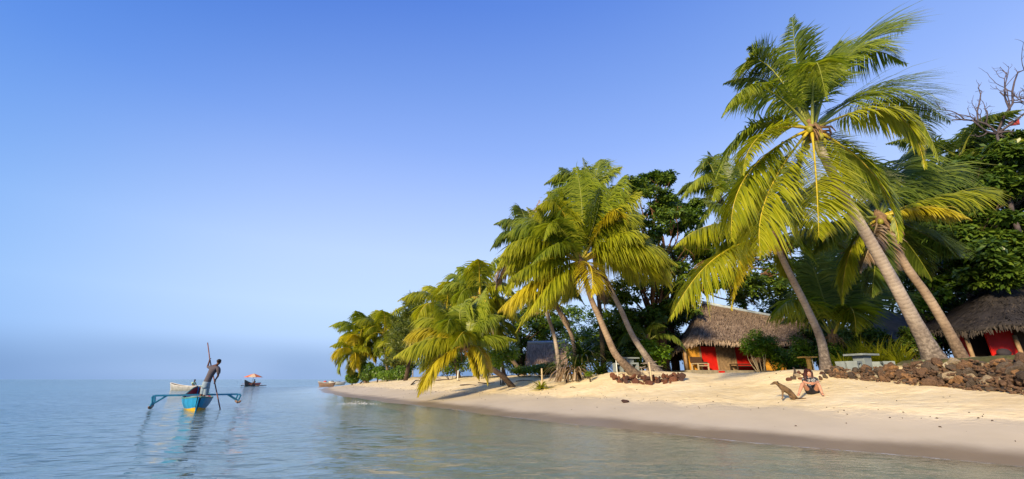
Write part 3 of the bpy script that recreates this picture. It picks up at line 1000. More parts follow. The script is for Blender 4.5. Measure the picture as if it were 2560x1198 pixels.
palm('tall green palm whose upright fronds top the leaning pair', cD3,
     [put(1510, 28.5), at(1500, 780, 28), at(1485, 640, 27.5)],
     pxf([(1466, 452, 1456, 396, 0, 0, 'd'), (1430, 440, 1362, 460, .3, .5, 'g'), (1420, 470, 1360, 500, -.6, -1, 'g'), (1505, 450, 1552, 418, .3, .5, 'g'), (1490, 440, 1500, 400, .8, 1.2, 'd'),
          (1440, 450, 1400, 420, .8, 1.4, 'd'), (1520, 480, 1590, 500, .5, .8, 'o'), (1450, 540, 1430, 610, -1, -1.5, 'g'), (1500, 540, 1530, 600, -.8, -1.2, 'g'), (1410, 520, 1350, 580, .5, .9, 'g'), (1540, 510, 1620, 560, .6, 1, 'g')], YD3),
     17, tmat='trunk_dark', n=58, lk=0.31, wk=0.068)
YG = 26.0
cG = at(1318, 610, YG)
palm('palm with slender grey trunk before the small hut, crown left of the leaning pair', cG,
     [put(1402, 28.0), at(1388, 850, 27.6), at(1366, 780, 27), at(1342, 700, 26.5)],
     pxf([(1290, 555, 1236, 560, .3, .5, 'd', {'droop': 1.0}), (1270, 580, 1226, 625, 0, 0, 'd', {'droop': 1.0}), (1310, 540, 1290, 515, .5, .9, 'd'), (1335, 545, 1348, 500, .3, .5, 'x', {'thin': .6, 'n': 26}),
          (1280, 620, 1232, 690, -.3, -.5, 'o'), (1270, 650, 1240, 720, .6, .9, 'x', {'thin': .3}), (1350, 570, 1400, 560, .5, 1, 'g'), (1300, 660, 1262, 740, -.7, -1.1, 'o', {'droop': .9}), (1345, 650, 1370, 720, .3, .5, 'g')], YG),
     18, r0=0.14, r1=0.10, flare=0.1, n=58, lk=0.33, wk=0.068, droop=.9)
YF = 25.0
cF = at(1388, 760, YF)
palm('ragged palm with brown hanging leaf bases beside the small hut', cF,
     [put(1446, 25.8), at(1432, 850, 25.5), at(1408, 800, 25.2)],
     pxf([(1350, 730, 1300, 770, 0, 0, 'o'), (1340, 760, 1290, 830, .4, .6, 'o'), (1420, 720, 1460, 760, .4, .8, 'd'), (1380, 700, 1360, 660, .5, .8, 'g'), (1410, 790, 1428, 830, -.2, -.3, 'x', {'thin': .4})], YF),
     19, r0=0.13, r1=0.10, flare=0.06, tmat='trunk_brown', n=44, wk=0.065, skirt=6)

# --- the low palm that leans out over the sand
YE = 25.0
cE = at(1168, 862, YE)
palm('low palm bent over the sand, one yellow frond tip touching the beach', cE,
     [ground(1284, 967), at(1258, 942, 26.6), at(1224, 918, 26.0), at(1196, 888, 25.5)],
     pxf([(1080, 846, 986, 892, -.6, -1.1, 'o', {'droop': 1.1}), (1098, 900, 1046, 988, -.7, -1.2, 'y', {'droop': .8}), (1080, 822, 1016, 846, .5, .8, 'y'), (1120, 790, 1100, 752, .4, .6, 'o', {'lk': .36}),
          (1098, 800, 1040, 806, 1.0, 1.5, 'o'), (1150, 780, 1182, 745, .5, .8, 'g'), (1200, 800, 1260, 790, .5, .9, 'g'), (1130, 800, 1120, 830, -1.2, -2.0, 'g', {'lk': .34}), (1160, 830, 1130, 870, -1.4, -2.3, 'o'),
          (1204, 882, 1220, 962, -.8, -1.2, 'y', {'droop': .8, 'lk': .3}), (1185, 900, 1198, 950, -.4, -.6, 'y', {'lk': .3}), (1220, 840, 1290, 850, .5, 1, 'g'), (1100, 870, 1050, 930, .6, 1.0, 'o'), (1185, 780, 1215, 720, .8, 1.2, 'g')], YE),
     20, r0=0.17, r1=0.14, flare=0.05, tmat='trunk_brown', nuts=2, nutmat='coconut_gold', n=68, lk=0.36, wk=0.064, droop=0.95, base_drop=0.12)

# --- young palm without a tall trunk behind the bungalow
YJ = 19.5
cJ = at(2082, 838, YJ)
palm('young dark palm with upright fronds between the bungalow and the concrete table', cJ,
     [put(2092, 19.5), at(2086, 870, YJ)],
     pxf([(2050, 720, 2010, 610, .2, .3, 'd', {'lk': .36}), (2000, 750, 1926, 800, -.3, -.5, 'g', {'lk': .34, 'droop': 1.0}), (2110, 720, 2130, 620, .5, .8, 'd', {'lk': .36}), (2125, 770, 2140, 838, -.9, -1.5, 'o', {'lk': .42}),
          (2160, 760, 2210, 720, .6, 1, 'd', {'lk': .34}), (2030, 700, 1960, 660, .8, 1.3, 'd', {'lk': .34}), (2080, 700, 2070, 600, 1.0, 1.6, 'd', {'lk': .34}), (2010, 790, 1950, 810, .9, 1.4, 'd', {'lk': .3})], YJ),
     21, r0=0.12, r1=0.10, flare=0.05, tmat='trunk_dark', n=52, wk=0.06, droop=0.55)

# --- farther palms
far = [('feathery palm between the low leaning palm and the broad crowns', 1200, 742, 33, 1316, 36, 4.3, 15, 'ggoo'),
       ('palm crown behind the low leaning palm, its left half', 1118, 778, 38, 1150, 40, 4.6, 14, 'ggo'),
       ('palm crown behind the low leaning palm, its right half', 1160, 752, 42, 1190, 44, 4.8, 14, 'ggdo'),
       ('small palm behind the low leaning palm, close to the feathery one', 1240, 800, 36, 1262, 37, 3.6, 12, 'oog'),
       ('palm at the far end of the beach, outermost over the water', 905, 838, 62, 924, 62, 5.0, 20, 'ggoo'),
       ('palm at the far end of the beach beside the feathery pine', 962, 832, 60, 976, 60, 4.8, 18, 'ggoo'),
       ('short palm under the outermost far palm, with drooping yellow fronds', 885, 880, 60, 920, 60, 4.2, 15, 'ogyo'),
       ('far palm right of the feathery pine, behind the clipped bushes', 1065, 812, 52, 1082, 52, 4.2, 15, 'ggoo'),
       ('far palm low behind the clipped bushes', 1000, 868, 58, 1004, 58, 3.6, 13, 'goo')]
for i, (lb, px, py, Y_, bx, bY, L_, n_, kd) in enumerate(far):
    c_ = at(px, py, Y_)
    b_ = put(bx, bY)
    mid_ = (Vector(c_) * .5 + b_ * .5) + Vector((0.15 * (c_.x - b_.x), 0, -0.1))
    palm(lb, c_, [b_, mid_], rand_fronds(c_, L_, n_, 40 + i, kd, lo=-62, hi=78), 60 + i, r0=0.17, r1=0.13, flare=0.1,
         tmat='trunk_brown', n=38, wk=0.10, lk=0.33, droop=0.9, skirt=4, nuts=0)
back = [('dark palm deep in the shade behind the stone wall, left of the right hut', 2330, 600, 24, 2350, 25, 4.4, 12, 'ddg'),
        ('dark palm high behind the bungalow, between the two leaning trunks', 2120, 620, 24, 2140, 24, 4.2, 12, 'ddg'),
        ('palm with sunlit fronds behind the right hut', 2400, 400, 22, 2440, 23, 4.2, 10, 'odd'),
        ('slim dark palm behind the leaning pair, above the small hut', 1345, 780, 46, 1372, 46, 4.6, 12, 'dgo'),
        ('young palm in the shade left of the bungalow', 1620, 850, 27.5, 1622, 27.5, 2.6, 10, 'ddg')]
for i, (lb, px, py, Y_, bx, bY, L_, n_, kd) in enumerate(back):
    c_ = at(px, py, Y_)
    b_ = put(bx, bY)
    palm(lb, c_, [b_, Vector(c_) * .5 + b_ * .5], rand_fronds(c_, L_, n_, 140 + i, kd, lo=-50, hi=75), 160 + i, r0=0.15, r1=0.12,
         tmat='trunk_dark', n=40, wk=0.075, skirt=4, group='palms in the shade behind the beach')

# ---------------------------------------------------------------- broadleaf trees, shrubs
def leaves_mesh(name, centers, normals, size, rng, mat, per=7, spread=0.9, aspect=0.42, droop=0.25, jitter=0.25):
    """Rosettes of leaves: per leaves round each centre."""
    C = np.repeat(np.asarray(centers, float), per, axis=0)
    Nn = np.repeat(np.asarray(normals, float), per, axis=0)
    m = len(C)
    Nn = Nn + rng.normal(0, 0.25, (m, 3))
    Nn /= np.linalg.norm(Nn, axis=1, keepdims=True) + 1e-9
    rd = rng.normal(0, 1, (m, 3))
    A = rd - Nn * np.sum(rd * Nn, axis=1, keepdims=True)
    A /= np.linalg.norm(A, axis=1, keepdims=True) + 1e-9
    d = A * 1.0 + Nn * rng.uniform(-0.1, 0.7, (m, 1)) + np.array([0, 0, -droop])
    d /= np.linalg.norm(d, axis=1, keepdims=True)
    sd = np.cross(d, Nn); sd /= np.linalg.norm(sd, axis=1, keepdims=True) + 1e-9
    L = size * rng.uniform(1 - jitter, 1 + jitter, (m, 1))
    C = C + rng.normal(0, size * 0.18, (m, 3))
    w = L * aspect
    p0 = C + d * L * 0.08
    p1 = C + d * L * 0.62 + sd * w * 0.5
    p2 = C + d * L * 1.05 + np.array([0, 0, -1]) * L * 0.12
    p3 = C + d * L * 0.62 - sd * w * 0.5
    V = np.concatenate([p0, p1, p2, p3])
    i = np.arange(m)
    F = np.stack([i, i + m, i + 2 * m, i + 3 * m], -1)
    lr = rng.random(m)
    return np_mesh(name, V, F, M[mat], attrs={'leaf': np.tile(lr, 4)})

def limb(mb, p, q, r0, r1, rng, wob=0.12, n=7, sides=7):
    p, q = Vector(p), Vector(q)
    L = (q - p).length
    pts = []
    o = Vector(rng.normal(0, 1, 3)) * wob * L
    for i in range(n):
        t = i / (n - 1)
        pts.append(p.lerp(q, t) + o * math.sin(math.pi * t) + Vector(rng.normal(0, 1, 3)) * wob * 0.12 * L * math.sin(math.pi * t))
    mb.tube(pts, [r0 * (1 - i / (n - 1)) + r1 * i / (n - 1) for i in range(n)], sides)
    return pts

def pad_points(rng, c, r, n, flat=True):
    """Points in a lumpy, flattened pad with their upward normals."""
    d = rng.normal(0, 1, (n, 3)); d /= np.linalg.norm(d, axis=1, keepdims=True)
    k = rng.uniform(0.45, 1.0, (n, 1)) ** 0.6
    P = np.asarray(c) + d * k * np.asarray(r)
    Nn = d * np.array([.6, .6, .6]) + np.array([0, 0, 0.75])
    Nn /= np.linalg.norm(Nn, axis=1, keepdims=True)
    return P, Nn

def broadleaf(label, base, top_z, pads, seed, leaf=0.32, mat='broad_dark', bark='bark_red', r=0.3, dens=26, group=None, fork=0.4, per=7, name='broadleaf_tree'):
    """pads: list of (centre, (rx, ry, rz))."""
    rng = np.random.default_rng(seed)
    base = Vector(base)
    t = thing(name, base, label, 'tree', group)
    mb = MB()
    fk = Vector((base.x, base.y, base.z + (top_z - base.z) * fork))
    limb(mb, base - Vector((0, 0, .3)), fk, r * 1.3, r * 0.85, rng, 0.03, 9, 10)
    Ps, Ns = [], []
    for c, rr in pads:
        c = Vector(c)
        st = base.lerp(fk, rng.uniform(0.62, 1.0))
        mid = st.lerp(c, 0.5) + Vector((0, 0, 0.12 * (c - st).length))
        lr_ = min(1.0, (7.0 / len(pads)) ** 0.5)
        limb(mb, st, mid, r * 0.5 * lr_, r * 0.3 * lr_, rng, 0.07)
        limb(mb, mid, c, r * 0.3 * lr_, r * 0.08, rng, 0.08)
        for _ in range(4):
            e = c + Vector(rng.normal(0, .5, 3)) * 1.0 * Vector(rr).length * .5
            limb(mb, mid.lerp(c, rng.uniform(.3, .9)), e, r * 0.12, r * 0.04, rng, .1, 5, 5)
        # sub-clumps give light and dark tufts with gaps between
        vol = rr[0] * rr[1] * rr[2]
        nsub = max(5, int(5 + 2.2 * vol ** 0.5))
        d = rng.normal(0, 1, (nsub, 3)); d /= np.linalg.norm(d, axis=1, keepdims=True)
        sub = np.asarray(c) + d * rng.uniform(.55, 1.0, (nsub, 1)) * np.asarray(rr)
        for s_ in sub:
            q = rng.uniform(0.28, 0.5) * (vol ** (1 / 3))
            P, N_ = pad_points(rng, s_, (q * 1.25, q * 1.25, q * 0.6), dens)
            Ps.append(P); Ns.append(N_)
    mb.build('trunk', M[bark], t, True)
    obj('crown', leaves_mesh('crown', np.concatenate(Ps), np.concatenate(Ns), leaf, rng, mat, per), t)
    return t

def P3(px, py, Y): return at(px, py, Y)

# big tree behind the bungalow
YT = 29.5
pads = []
for (px, py, dy, rx, rz) in [(1640, 500, 0, 1.5, .8), (1590, 470, .5, 1.2, .7), (1665, 445, .5, .7, .5), (1560, 560, 1, 1.6, .8), (1690, 545, -1, 1.6, .8), (1620, 580, -1.5, 1.8, .8),
                             (1720, 610, 0, 1.7, .7), (1780, 640, 0.5, 1.8, .8), (1560, 640, 0, 1.7, .8), (1640, 660, -2, 1.8, .8), (1600, 720, -1, 1.8, .9), (1700, 700, -1, 1.9, .9),
                             (1780, 710, 0, 1.8, .8), (1850, 690, 1, 2.0, .9), (1900, 640, 2, 1.8, .9), (1540, 730, .5, 1.6, .9), (1880, 740, 1.5, 1.8, .9), (1820, 570, 3, 1.8, .9), (1930, 720, 2, 1.8, .9), (1690, 775, -1, 1.3, .8), (1700, 800, 2.5, 1.4, .9), (1725, 765, 3, 1.3, .8), (1685, 845, 3, 1.3, .9), (1640, 790, -.5, 1.3, .8), (1560, 800, 0, 1.5, .9), (1610, 820, 1, 1.3, .8),
                             (1600, 640, 3, 2, 1), (1720, 520, 3, 1.6, .8), (1960, 680, 2, 1.6, .9)]:
    pads.append((P3(px, py, YT + dy), (rx, rx, rz)))
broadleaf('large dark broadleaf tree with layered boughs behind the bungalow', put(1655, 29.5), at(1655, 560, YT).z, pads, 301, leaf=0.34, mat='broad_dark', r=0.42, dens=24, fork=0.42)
# sunlit outer clusters of its neighbour
pads = [(P3(px, py, 31 + dy), (rx, rx, rz)) for (px, py, dy, rx, rz) in [(1700, 560, 0, 1.6, .8), (1660, 520, 0, 1.4, .8), (1740, 540, 1, 1.3, .7), (1610, 455, 0, 1.0, .5), (1650, 440, 0, .9, .4), (1560, 480, 1, 1.2, .7), (1720, 640, 1, 1.7, .8)]]
broadleaf('lighter green broadleaf tree whose twigs poke above the dark one', put(1690, 32.5), at(1690, 600, 32).z, pads, 302, leaf=0.36, mat='broad_mid', r=0.25, dens=20, fork=0.6)
# trees on the right
YR = 21.0
pads = [(P3(px, py, YR + dy), (rx, rx, rz)) for (px, py, dy, rx, rz) in
        [(2470, 400, 0, 1.5, .7), (2540, 420, 1, 1.6, .8), (2400, 440, 0, 1.5, .7), (2350, 490, .5, 1.5, .8), (2440, 490, -1, 1.5, .7), (2530, 510, 0, 1.7, .8), (2300, 440, 1.5, 1.2, .7), (2420, 370, 1, 1.1, .5),
         (2480, 580, 0, 1.6, .8), (2560, 600, .5, 1.6, .9), (2380, 590, 1.5, 1.5, .8), (2620, 470, 1, 1.8, .9), (2640, 600, 1, 1.8, 1), (2520, 680, 1, 1.6, .8), (2600, 380, 2, 1.8, .9), (2500, 360, .5, 1.3, .6), (2440, 440, .5, 1.5, .8), (2350, 560, .5, 1.4, .8), (2300, 520, 1, 1.3, .7), (2430, 540, 0, 1.5, .8), (2500, 400, -2, 1.2, .6), (2545, 390, -2, 1.3, .7), (2450, 420, -2, 1.2, .6), (2560, 470, -2, 1.3, .7), (2400, 480, -1.5, 1.2, .6), (2510, 460, -2, 1.2, .6), (2450, 560, -1.5, 1.2, .7), (2500, 600, -1, 1.2, .7), (2400, 610, -.5, 1.2, .7), (2545, 640, -1, 1.2, .7), (2470, 650, 0, 1.2, .7), (2440, 662, -1.9, .9, .5), (2485, 686, -1.9, .8, .45), (2512, 655, -1.9, .9, .5), (2460, 630, -2, .9, .5), (2580, 560, -1.5, 1.3, .7)]]
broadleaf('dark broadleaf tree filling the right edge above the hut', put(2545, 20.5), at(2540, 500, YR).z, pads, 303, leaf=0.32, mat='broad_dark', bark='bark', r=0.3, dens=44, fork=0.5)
pads = [(P3(px, py, 18.5 + dy), (rx, rx, rz)) for (px, py, dy, rx, rz) in
        [(2480, 600, 3, 1.1, .6), (2530, 640, 3, 1.1, .6), (2420, 650, 3, 1.1, .6), (2370, 700, 3, 1.0, .6), (2550, 550, 3, 1.1, .6), (2440, 590, 3, 1.0, .6), (2590, 620, 3, 1.1, .6), (2350, 740, 3, .9, .4)]]
broadleaf('brighter green sapling with large leaves beside the right hut roof', put(2600, 24.0), at(2560, 680, 22).z, pads, 304, leaf=0.34, mat='broad_mid', bark='bark', r=0.14, dens=15, fork=0.7)
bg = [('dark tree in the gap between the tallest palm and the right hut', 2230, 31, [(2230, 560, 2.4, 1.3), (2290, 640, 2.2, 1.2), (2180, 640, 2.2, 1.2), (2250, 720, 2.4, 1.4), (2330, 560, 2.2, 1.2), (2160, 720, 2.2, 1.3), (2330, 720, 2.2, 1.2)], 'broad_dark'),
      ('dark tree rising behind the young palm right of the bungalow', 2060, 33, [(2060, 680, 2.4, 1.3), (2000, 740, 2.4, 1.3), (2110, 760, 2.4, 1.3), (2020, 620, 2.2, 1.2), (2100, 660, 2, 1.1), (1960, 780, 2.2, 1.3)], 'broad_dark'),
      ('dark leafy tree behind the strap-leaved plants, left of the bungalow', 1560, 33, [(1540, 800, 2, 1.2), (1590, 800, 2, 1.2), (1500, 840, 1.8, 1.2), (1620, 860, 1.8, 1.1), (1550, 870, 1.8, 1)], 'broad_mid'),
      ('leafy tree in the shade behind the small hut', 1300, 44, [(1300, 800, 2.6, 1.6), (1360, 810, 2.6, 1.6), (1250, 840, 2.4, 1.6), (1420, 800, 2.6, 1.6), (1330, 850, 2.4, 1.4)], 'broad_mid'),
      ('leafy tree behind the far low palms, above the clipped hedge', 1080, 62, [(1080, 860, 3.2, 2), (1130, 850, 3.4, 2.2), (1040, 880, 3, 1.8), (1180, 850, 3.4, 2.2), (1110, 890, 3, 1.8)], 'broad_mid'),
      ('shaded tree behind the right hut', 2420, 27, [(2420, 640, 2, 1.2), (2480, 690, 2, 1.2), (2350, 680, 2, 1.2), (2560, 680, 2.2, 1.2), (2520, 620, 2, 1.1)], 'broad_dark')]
for i, (lb, px, Y_, pd, mt) in enumerate(bg):
    pads = [(P3(a, b, Y_ + (j % 3 - 1) * 1.0), (c, c, d)) for j, (a, b, c, d) in enumerate(pd)]
    broadleaf(lb, put(px, Y_), at(px, 780, Y_).z, pads, 320 + i, leaf=0.36, mat=mt, bark='bark', r=0.2, dens=22, fork=0.6, group='trees behind the beach')

def shrub(label, base, c, r, seed, leaf=0.16, mat='broad_mid', n=500, stems=6, stemmat='bamboo_pale', name='shrub', per=4, lump=9, group=None, cat='shrub', fill=True):
    rng = np.random.default_rng(seed)
    base = Vector(base)
    t = thing(name, base, label, cat, group)
    mb = MB()
    for k in range(stems):
        a = rng.random() * 6.28
        q = Vector(c) + Vector((math.cos(a) * r[0] * .6, math.sin(a) * r[1] * .6, rng.uniform(-.4, .2) * r[2]))
        p = base + Vector((math.cos(a) * .12 * r[0], math.sin(a) * .12 * r[1], -.1))
        limb(mb, p, q, 0.028, 0.012, rng, .06, 6, 5)
    mb.build('stems', M[stemmat], t, True)
    Ps, Ns = [], []
    d = rng.normal(0, 1, (lump, 3)); d /= np.linalg.norm(d, axis=1, keepdims=True)
    sub = np.asarray(c) + d * rng.uniform(.35, .78, (lump, 1)) * np.asarray(r)
    for s_ in sub:
        P, N_ = pad_points(rng, s_, np.asarray(r) * rng.uniform(.35, .55), max(8, n // lump))
        P[:, 2] = np.maximum(P[:, 2], base.z + 0.03)
        Ps.append(P); Ns.append(N_)
    obj('foliage', leaves_mesh('foliage', np.concatenate(Ps), np.concatenate(Ns), leaf, rng, mat, per), t)
    return t

def shrub_px(label, px, py_top, py_bot, wpx, Y, seed, **kw):
    """A shrub that spans py_top..py_bot in the view, wpx wide, at depth Y."""
    b = put(px, Y)
    top, bot = at(px, py_top, Y), at(px, py_bot, Y)
    rz = max(0.2, (top.z - max(bot.z, b.z)) / 2)
    rx = (at(px + wpx / 2, 900, Y) - at(px - wpx / 2, 900, Y)).length / 2
    c = Vector((b.x, b.y, max(bot.z, b.z) + rz))
    return shrub(label, b, c, (rx, rx, rz), seed, **kw)

shrub_px('rounded bright shrub on pale stems in front of the bungalow', 1906, 824, 896, 84, 24.0, 401, leaf=0.14, mat='broad_bright', n=1500, stems=11, lump=18)
shrub_px('trailing darker shrub right of the rounded one, hiding the bungalow wall', 1952, 852, 925, 90, 24.2, 402, leaf=0.14, mat='broad_bright', n=900, lump=12, stemmat='bark')
shrub_px('dense green shrub just left of the slim palm foot', 2018, 835, 915, 66, 20.5, 403, leaf=0.14, mat='hedge_leaf', n=900, lump=12, stemmat='bark')
shrub_px('green shrub just right of the slim palm foot', 2096, 855, 915, 70, 18.6, 404, leaf=0.13, mat='hedge_leaf', n=700, lump=11, stemmat='bark')
shrub_px('broad-leaved green shrub right of the leaning pair, at the bungalow corner', 1640, 830, 915, 90, 25.5, 405, leaf=0.26, mat='broad_bright', n=330, lump=10, stemmat='bark')
shrub_px('round-leaved shrub beside the low leaning palm', 1256, 850, 925, 80, 28.5, 406, leaf=0.24, mat='broad_bright', n=420, lump=10, stemmat='bark')
shrub_px('dim shrub under the small hut roof', 1358, 902, 932, 84, 31.0, 407, leaf=0.2, mat='broad_mid', n=420, lump=10, stemmat='bark')
shrub_px('dark undergrowth bush between the far palms and the low palm', 1130, 880, 935, 110, 40.0, 408, leaf=0.28, mat='broad_dark', n=500, lump=12, stemmat='bark')
shrub_px('dark undergrowth bush behind the low palm trunk', 1210, 880, 935, 90, 36.0, 409, leaf=0.26, mat='broad_dark', n=500, lump=12, stemmat='bark')
shrub_px('dark bush behind the leaning pair, left of the broad-leaved shrub', 1570, 850, 915, 110, 30.0, 410, leaf=0.24, mat='broad_dark', n=600, lump=12, stemmat='bark')
shrub_px('low dark bush at the right corner of the bungalow', 1990, 880, 930, 60, 25.5, 411, leaf=0.18, mat='broad_dark', n=500, lump=10, stemmat='bark')
shrub_px('dim bush in the shade behind the concrete table', 2190, 800, 900, 130, 23.0, 412, leaf=0.2, mat='broad_dark', n=800, lump=14, stemmat='bark')
shrub_px('yellow-green bush left of the right hut, above the trunks', 2372, 728, 775, 70, 21.5, 413, leaf=0.2, mat='broad_bright', n=420, lump=9, stemmat='bark')
shrub_px('shaded bush left of the right hut wall', 2310, 820, 895, 90, 20.0, 414, leaf=0.2, mat='broad_dark', n=600, lump=12, stemmat='bark')
shrub_px('small creeping green plant on the sand hump', 1475, 932, 942, 24, 21.8, 415, leaf=0.09, mat='broad_mid', n=120, lump=5, stems=3, stemmat='bark')
shrub_px('low undergrowth right of the low palm trunk', 1310, 915, 935, 110, 33.0, 416, leaf=0.2, mat='broad_mid', n=420, lump=12, stems=4, stemmat='bark')
shrub_px('tall dark bush closing the gap right of the small hut', 1500, 840, 915, 100, 31.0, 417, leaf=0.24, mat='broad_dark', n=600, lump=12, stemmat='bark')

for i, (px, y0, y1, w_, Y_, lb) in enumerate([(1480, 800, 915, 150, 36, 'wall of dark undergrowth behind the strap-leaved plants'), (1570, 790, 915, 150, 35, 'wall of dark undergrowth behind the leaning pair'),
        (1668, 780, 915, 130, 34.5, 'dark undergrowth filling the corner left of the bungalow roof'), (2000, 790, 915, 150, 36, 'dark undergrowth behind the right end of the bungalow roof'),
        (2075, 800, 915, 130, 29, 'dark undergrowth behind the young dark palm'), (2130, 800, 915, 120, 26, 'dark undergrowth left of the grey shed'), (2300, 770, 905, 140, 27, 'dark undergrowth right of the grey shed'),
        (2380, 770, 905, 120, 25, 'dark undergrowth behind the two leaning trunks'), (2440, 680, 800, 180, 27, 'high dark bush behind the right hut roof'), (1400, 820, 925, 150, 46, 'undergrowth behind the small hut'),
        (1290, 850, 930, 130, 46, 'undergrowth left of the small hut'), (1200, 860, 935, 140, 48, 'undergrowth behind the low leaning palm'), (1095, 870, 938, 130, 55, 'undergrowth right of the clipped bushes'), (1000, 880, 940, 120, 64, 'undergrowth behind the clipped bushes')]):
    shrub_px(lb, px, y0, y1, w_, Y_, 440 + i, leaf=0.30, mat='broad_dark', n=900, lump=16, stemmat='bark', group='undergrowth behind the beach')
# clipped bushes at the far end
def clipped(label, px, py, wpx, hpx, Y, seed, group='clipped bushes at the far end'):
    rng = np.random.default_rng(seed)
    b = put(px, Y)
    rx = (at(px + wpx / 2, 930, Y) - at(px - wpx / 2, 930, Y)).length / 2
    top, bot = at(px, py - hpx / 2, Y).z, at(px, py + hpx / 2, Y).z
    b.z = min(b.z, bot)
    rz = (top - bot) / 2
    c = np.array([b.x, b.y, bot + rz])
    t = thing('clipped_bush', b, label, 'bush', group)
    mb = MB()
    mb.tube([b - Vector((0, 0, .2)), Vector(c)], [.12, .06], 6)
    for k in range(5):
        a = k * 1.26
        mb.tube([Vector(c) - Vector((0, 0, rz * .6)), Vector(c) + Vector((math.cos(a) * rx * .6, math.sin(a) * rx * .6, rz * .3))], [.05, .02], 5)
    mb.build('stems', M['bark'], t)
    n = int(700 * max(1, rx))
    d = rng.normal(0, 1, (n, 3)); d /= np.linalg.norm(d, axis=1, keepdims=True)
    lump = 1 + 0.06 * np.sin(d[:, :1] * 7 + seed) * np.sin(d[:, 1:2] * 6 + 1) 
    P = c + np.sign(d) * np.abs(d) ** 0.85 * np.array([rx, rx * .9, rz]) * lump * rng.uniform(.80, 1.0, (n, 1))
    Nn = d + np.array([0, 0, .2]); Nn /= np.linalg.norm(Nn, axis=1, keepdims=True)
    obj('foliage', leaves_mesh('foliage', P, Nn, 0.26, rng, 'hedge_leaf', 4), t)
clipped('dark rounded bush standing alone nearest the water at the far end', 884, 943, 32, 26, 62, 501)
clipped('upright rounded bush, leftmost of the clipped row', 918, 928, 38, 46, 60, 502)
clipped('round ball-shaped bush in the clipped row', 946, 930, 27, 27, 57, 503)
clipped('long low box-shaped hedge in the clipped row', 970, 937, 46, 19, 55, 504)
clipped('large rounded bush, rightmost of the clipped row', 1006, 931, 44, 32, 52, 505)

# feathery pine
def casuarina(label, px, Y, top, halfw, seed):
    rng = np.random.default_rng(seed)
    b = put(px, Y)
    t = thing('feathery_pine', b, label, 'tree')
    mb = MB()
    zt = at(px, top, Y).z
    tr = limb(mb, b - Vector((0, 0, .2)), Vector((b.x + .5, b.y, zt)), .26, .03, rng, .03, 12, 8)
    rw = (at(px + halfw, 850, Y) - at(px, 850, Y)).length
    V, F, lf = [], [], []
    for k in range(120):
        f = rng.uniform(.18, 1.0)
        p = Vector(tr[0]).lerp(Vector(tr[-1]), f)
        a = rng.random() * 6.28
        ln = rw * (1.15 - f * 0.75) * rng.uniform(.6, 1.1)
        q = p + Vector((math.cos(a) * ln, math.sin(a) * ln, ln * rng.uniform(.35, .95)))
        pts = limb(mb, p, q, .045, .01, rng, .06, 6, 4)
        for _ in range(95):
            s = pts[int(rng.integers(1, 6))].lerp(q, rng.random() * .6)
            dr = Vector((rng.normal(0, .6), rng.normal(0, .6), rng.uniform(-.4, .9))).normalized()
            l = rng.uniform(.3, .75)
            w_ = Vector(rng.normal(0, 1, 3)).cross(dr).normalized() * 0.03
            i0 = len(V)
            V += [s - w_, s + w_, s + dr * l + w_ * .4 + Vector((0, 0, -.1 * l)), s + dr * l - w_ * .4 + Vector((0, 0, -.1 * l))]
            F.append((i0, i0 + 1, i0 + 2, i0 + 3))
            lf += [rng.random()] * 4
    mb.build('trunk', M['bark'], t, True)
    obj('crown', np_mesh('crown', np.array([tuple(v) for v in V]), np.array(F), M['needle'], attrs={'leaf': lf}), t)
casuarina('tall feathery olive pine standing among the far palms', 1015, 49, 750, 56, 601)
casuarina('lower feathery pine left of the tall one', 985, 58, 792, 40, 602)

# strap-leaved plants and tall grass
def strap_plant(label, px, Y, n, L, seed, mat='strap_leaf', spread=0.9, width=0.07, zup=0.0, name='strap_plant', cat='plant', group=None, trunk=0.0, base=None):
    rng = np.random.default_rng(seed)
    b = base or put(px, Y)
    t = thing(name, b, label, cat, group)
    c = np.array(b) + np.array([0, 0, trunk])
    mb = MB()
    mb.tube([b - Vector((0, 0, .15)), Vector(c) + Vector((0, 0, .1))], [.11, .07], 7)
    mb.build('stem', M['bark'], t)
    az = rng.uniform(0, 2 * np.pi, n)
    el = np.radians(rng.uniform(25, 88, n))
    l = L * rng.uniform(.6, 1.1, n)
    h = np.stack([np.cos(az), np.sin(az), np.zeros(n)], -1)
    sdv = np.stack([-np.sin(az), np.cos(az), np.zeros(n)], -1)
    V, tip = [], []
    ks = np.linspace(0, 1, 6)
    for k in ks:
        e = el - spread * k * 1.5
        r_ = l[:, None] * k * (h * np.cos(el - spread * k)[:, None] + np.array([0, 0, 1]) * np.sin(el - spread * k)[:, None])
        w_ = width * (1 - k ** 2.5) * 0.5 * (0.6 + 0.8 * min(k * 3, 1))
        P = c + r_ + h * 0.05
        P[:, 2] = np.maximum(P[:, 2], b.z + .02)
        V += [P - sdv * w_, P + sdv * w_]
        tip += [np.full(n, k)] * 2
    V = np.concatenate(V)
    i = np.arange(n)
    F = [np.stack([2 * k * n + i, (2 * k + 1) * n + i, (2 * k + 3) * n + i, (2 * k + 2) * n + i], -1) for k in range(5)]
    obj('leaves', np_mesh('leaves', V, np.concatenate(F), M[mat], attrs={'tip': np.concatenate(tip), 'leaf': np.tile(rng.random(n), 12)}), t)
    return t
strap_plant('tall strap-leaved plant behind the leaning pair, right of the ragged palm', 1462, 25.5, 110, 2.6, 701, trunk=0.9, width=.10)
strap_plant('strap-leaved plant left of the curved trunk, drooping on the sand', 1450, 24.0, 90, 1.7, 702, trunk=.3, width=.09, mat='strap_leaf')
strap_plant('low strap-leaved tuft at the edge of the sand hump, with brown fallen leaves', 1500, 24.0, 80, 1.3, 703, width=.08)
strap_plant('low spiky tuft of yellow-green leaves round the pale stake', 1352, 23.5, 60, 1.0, 704, width=.07, mat='frond_olive')
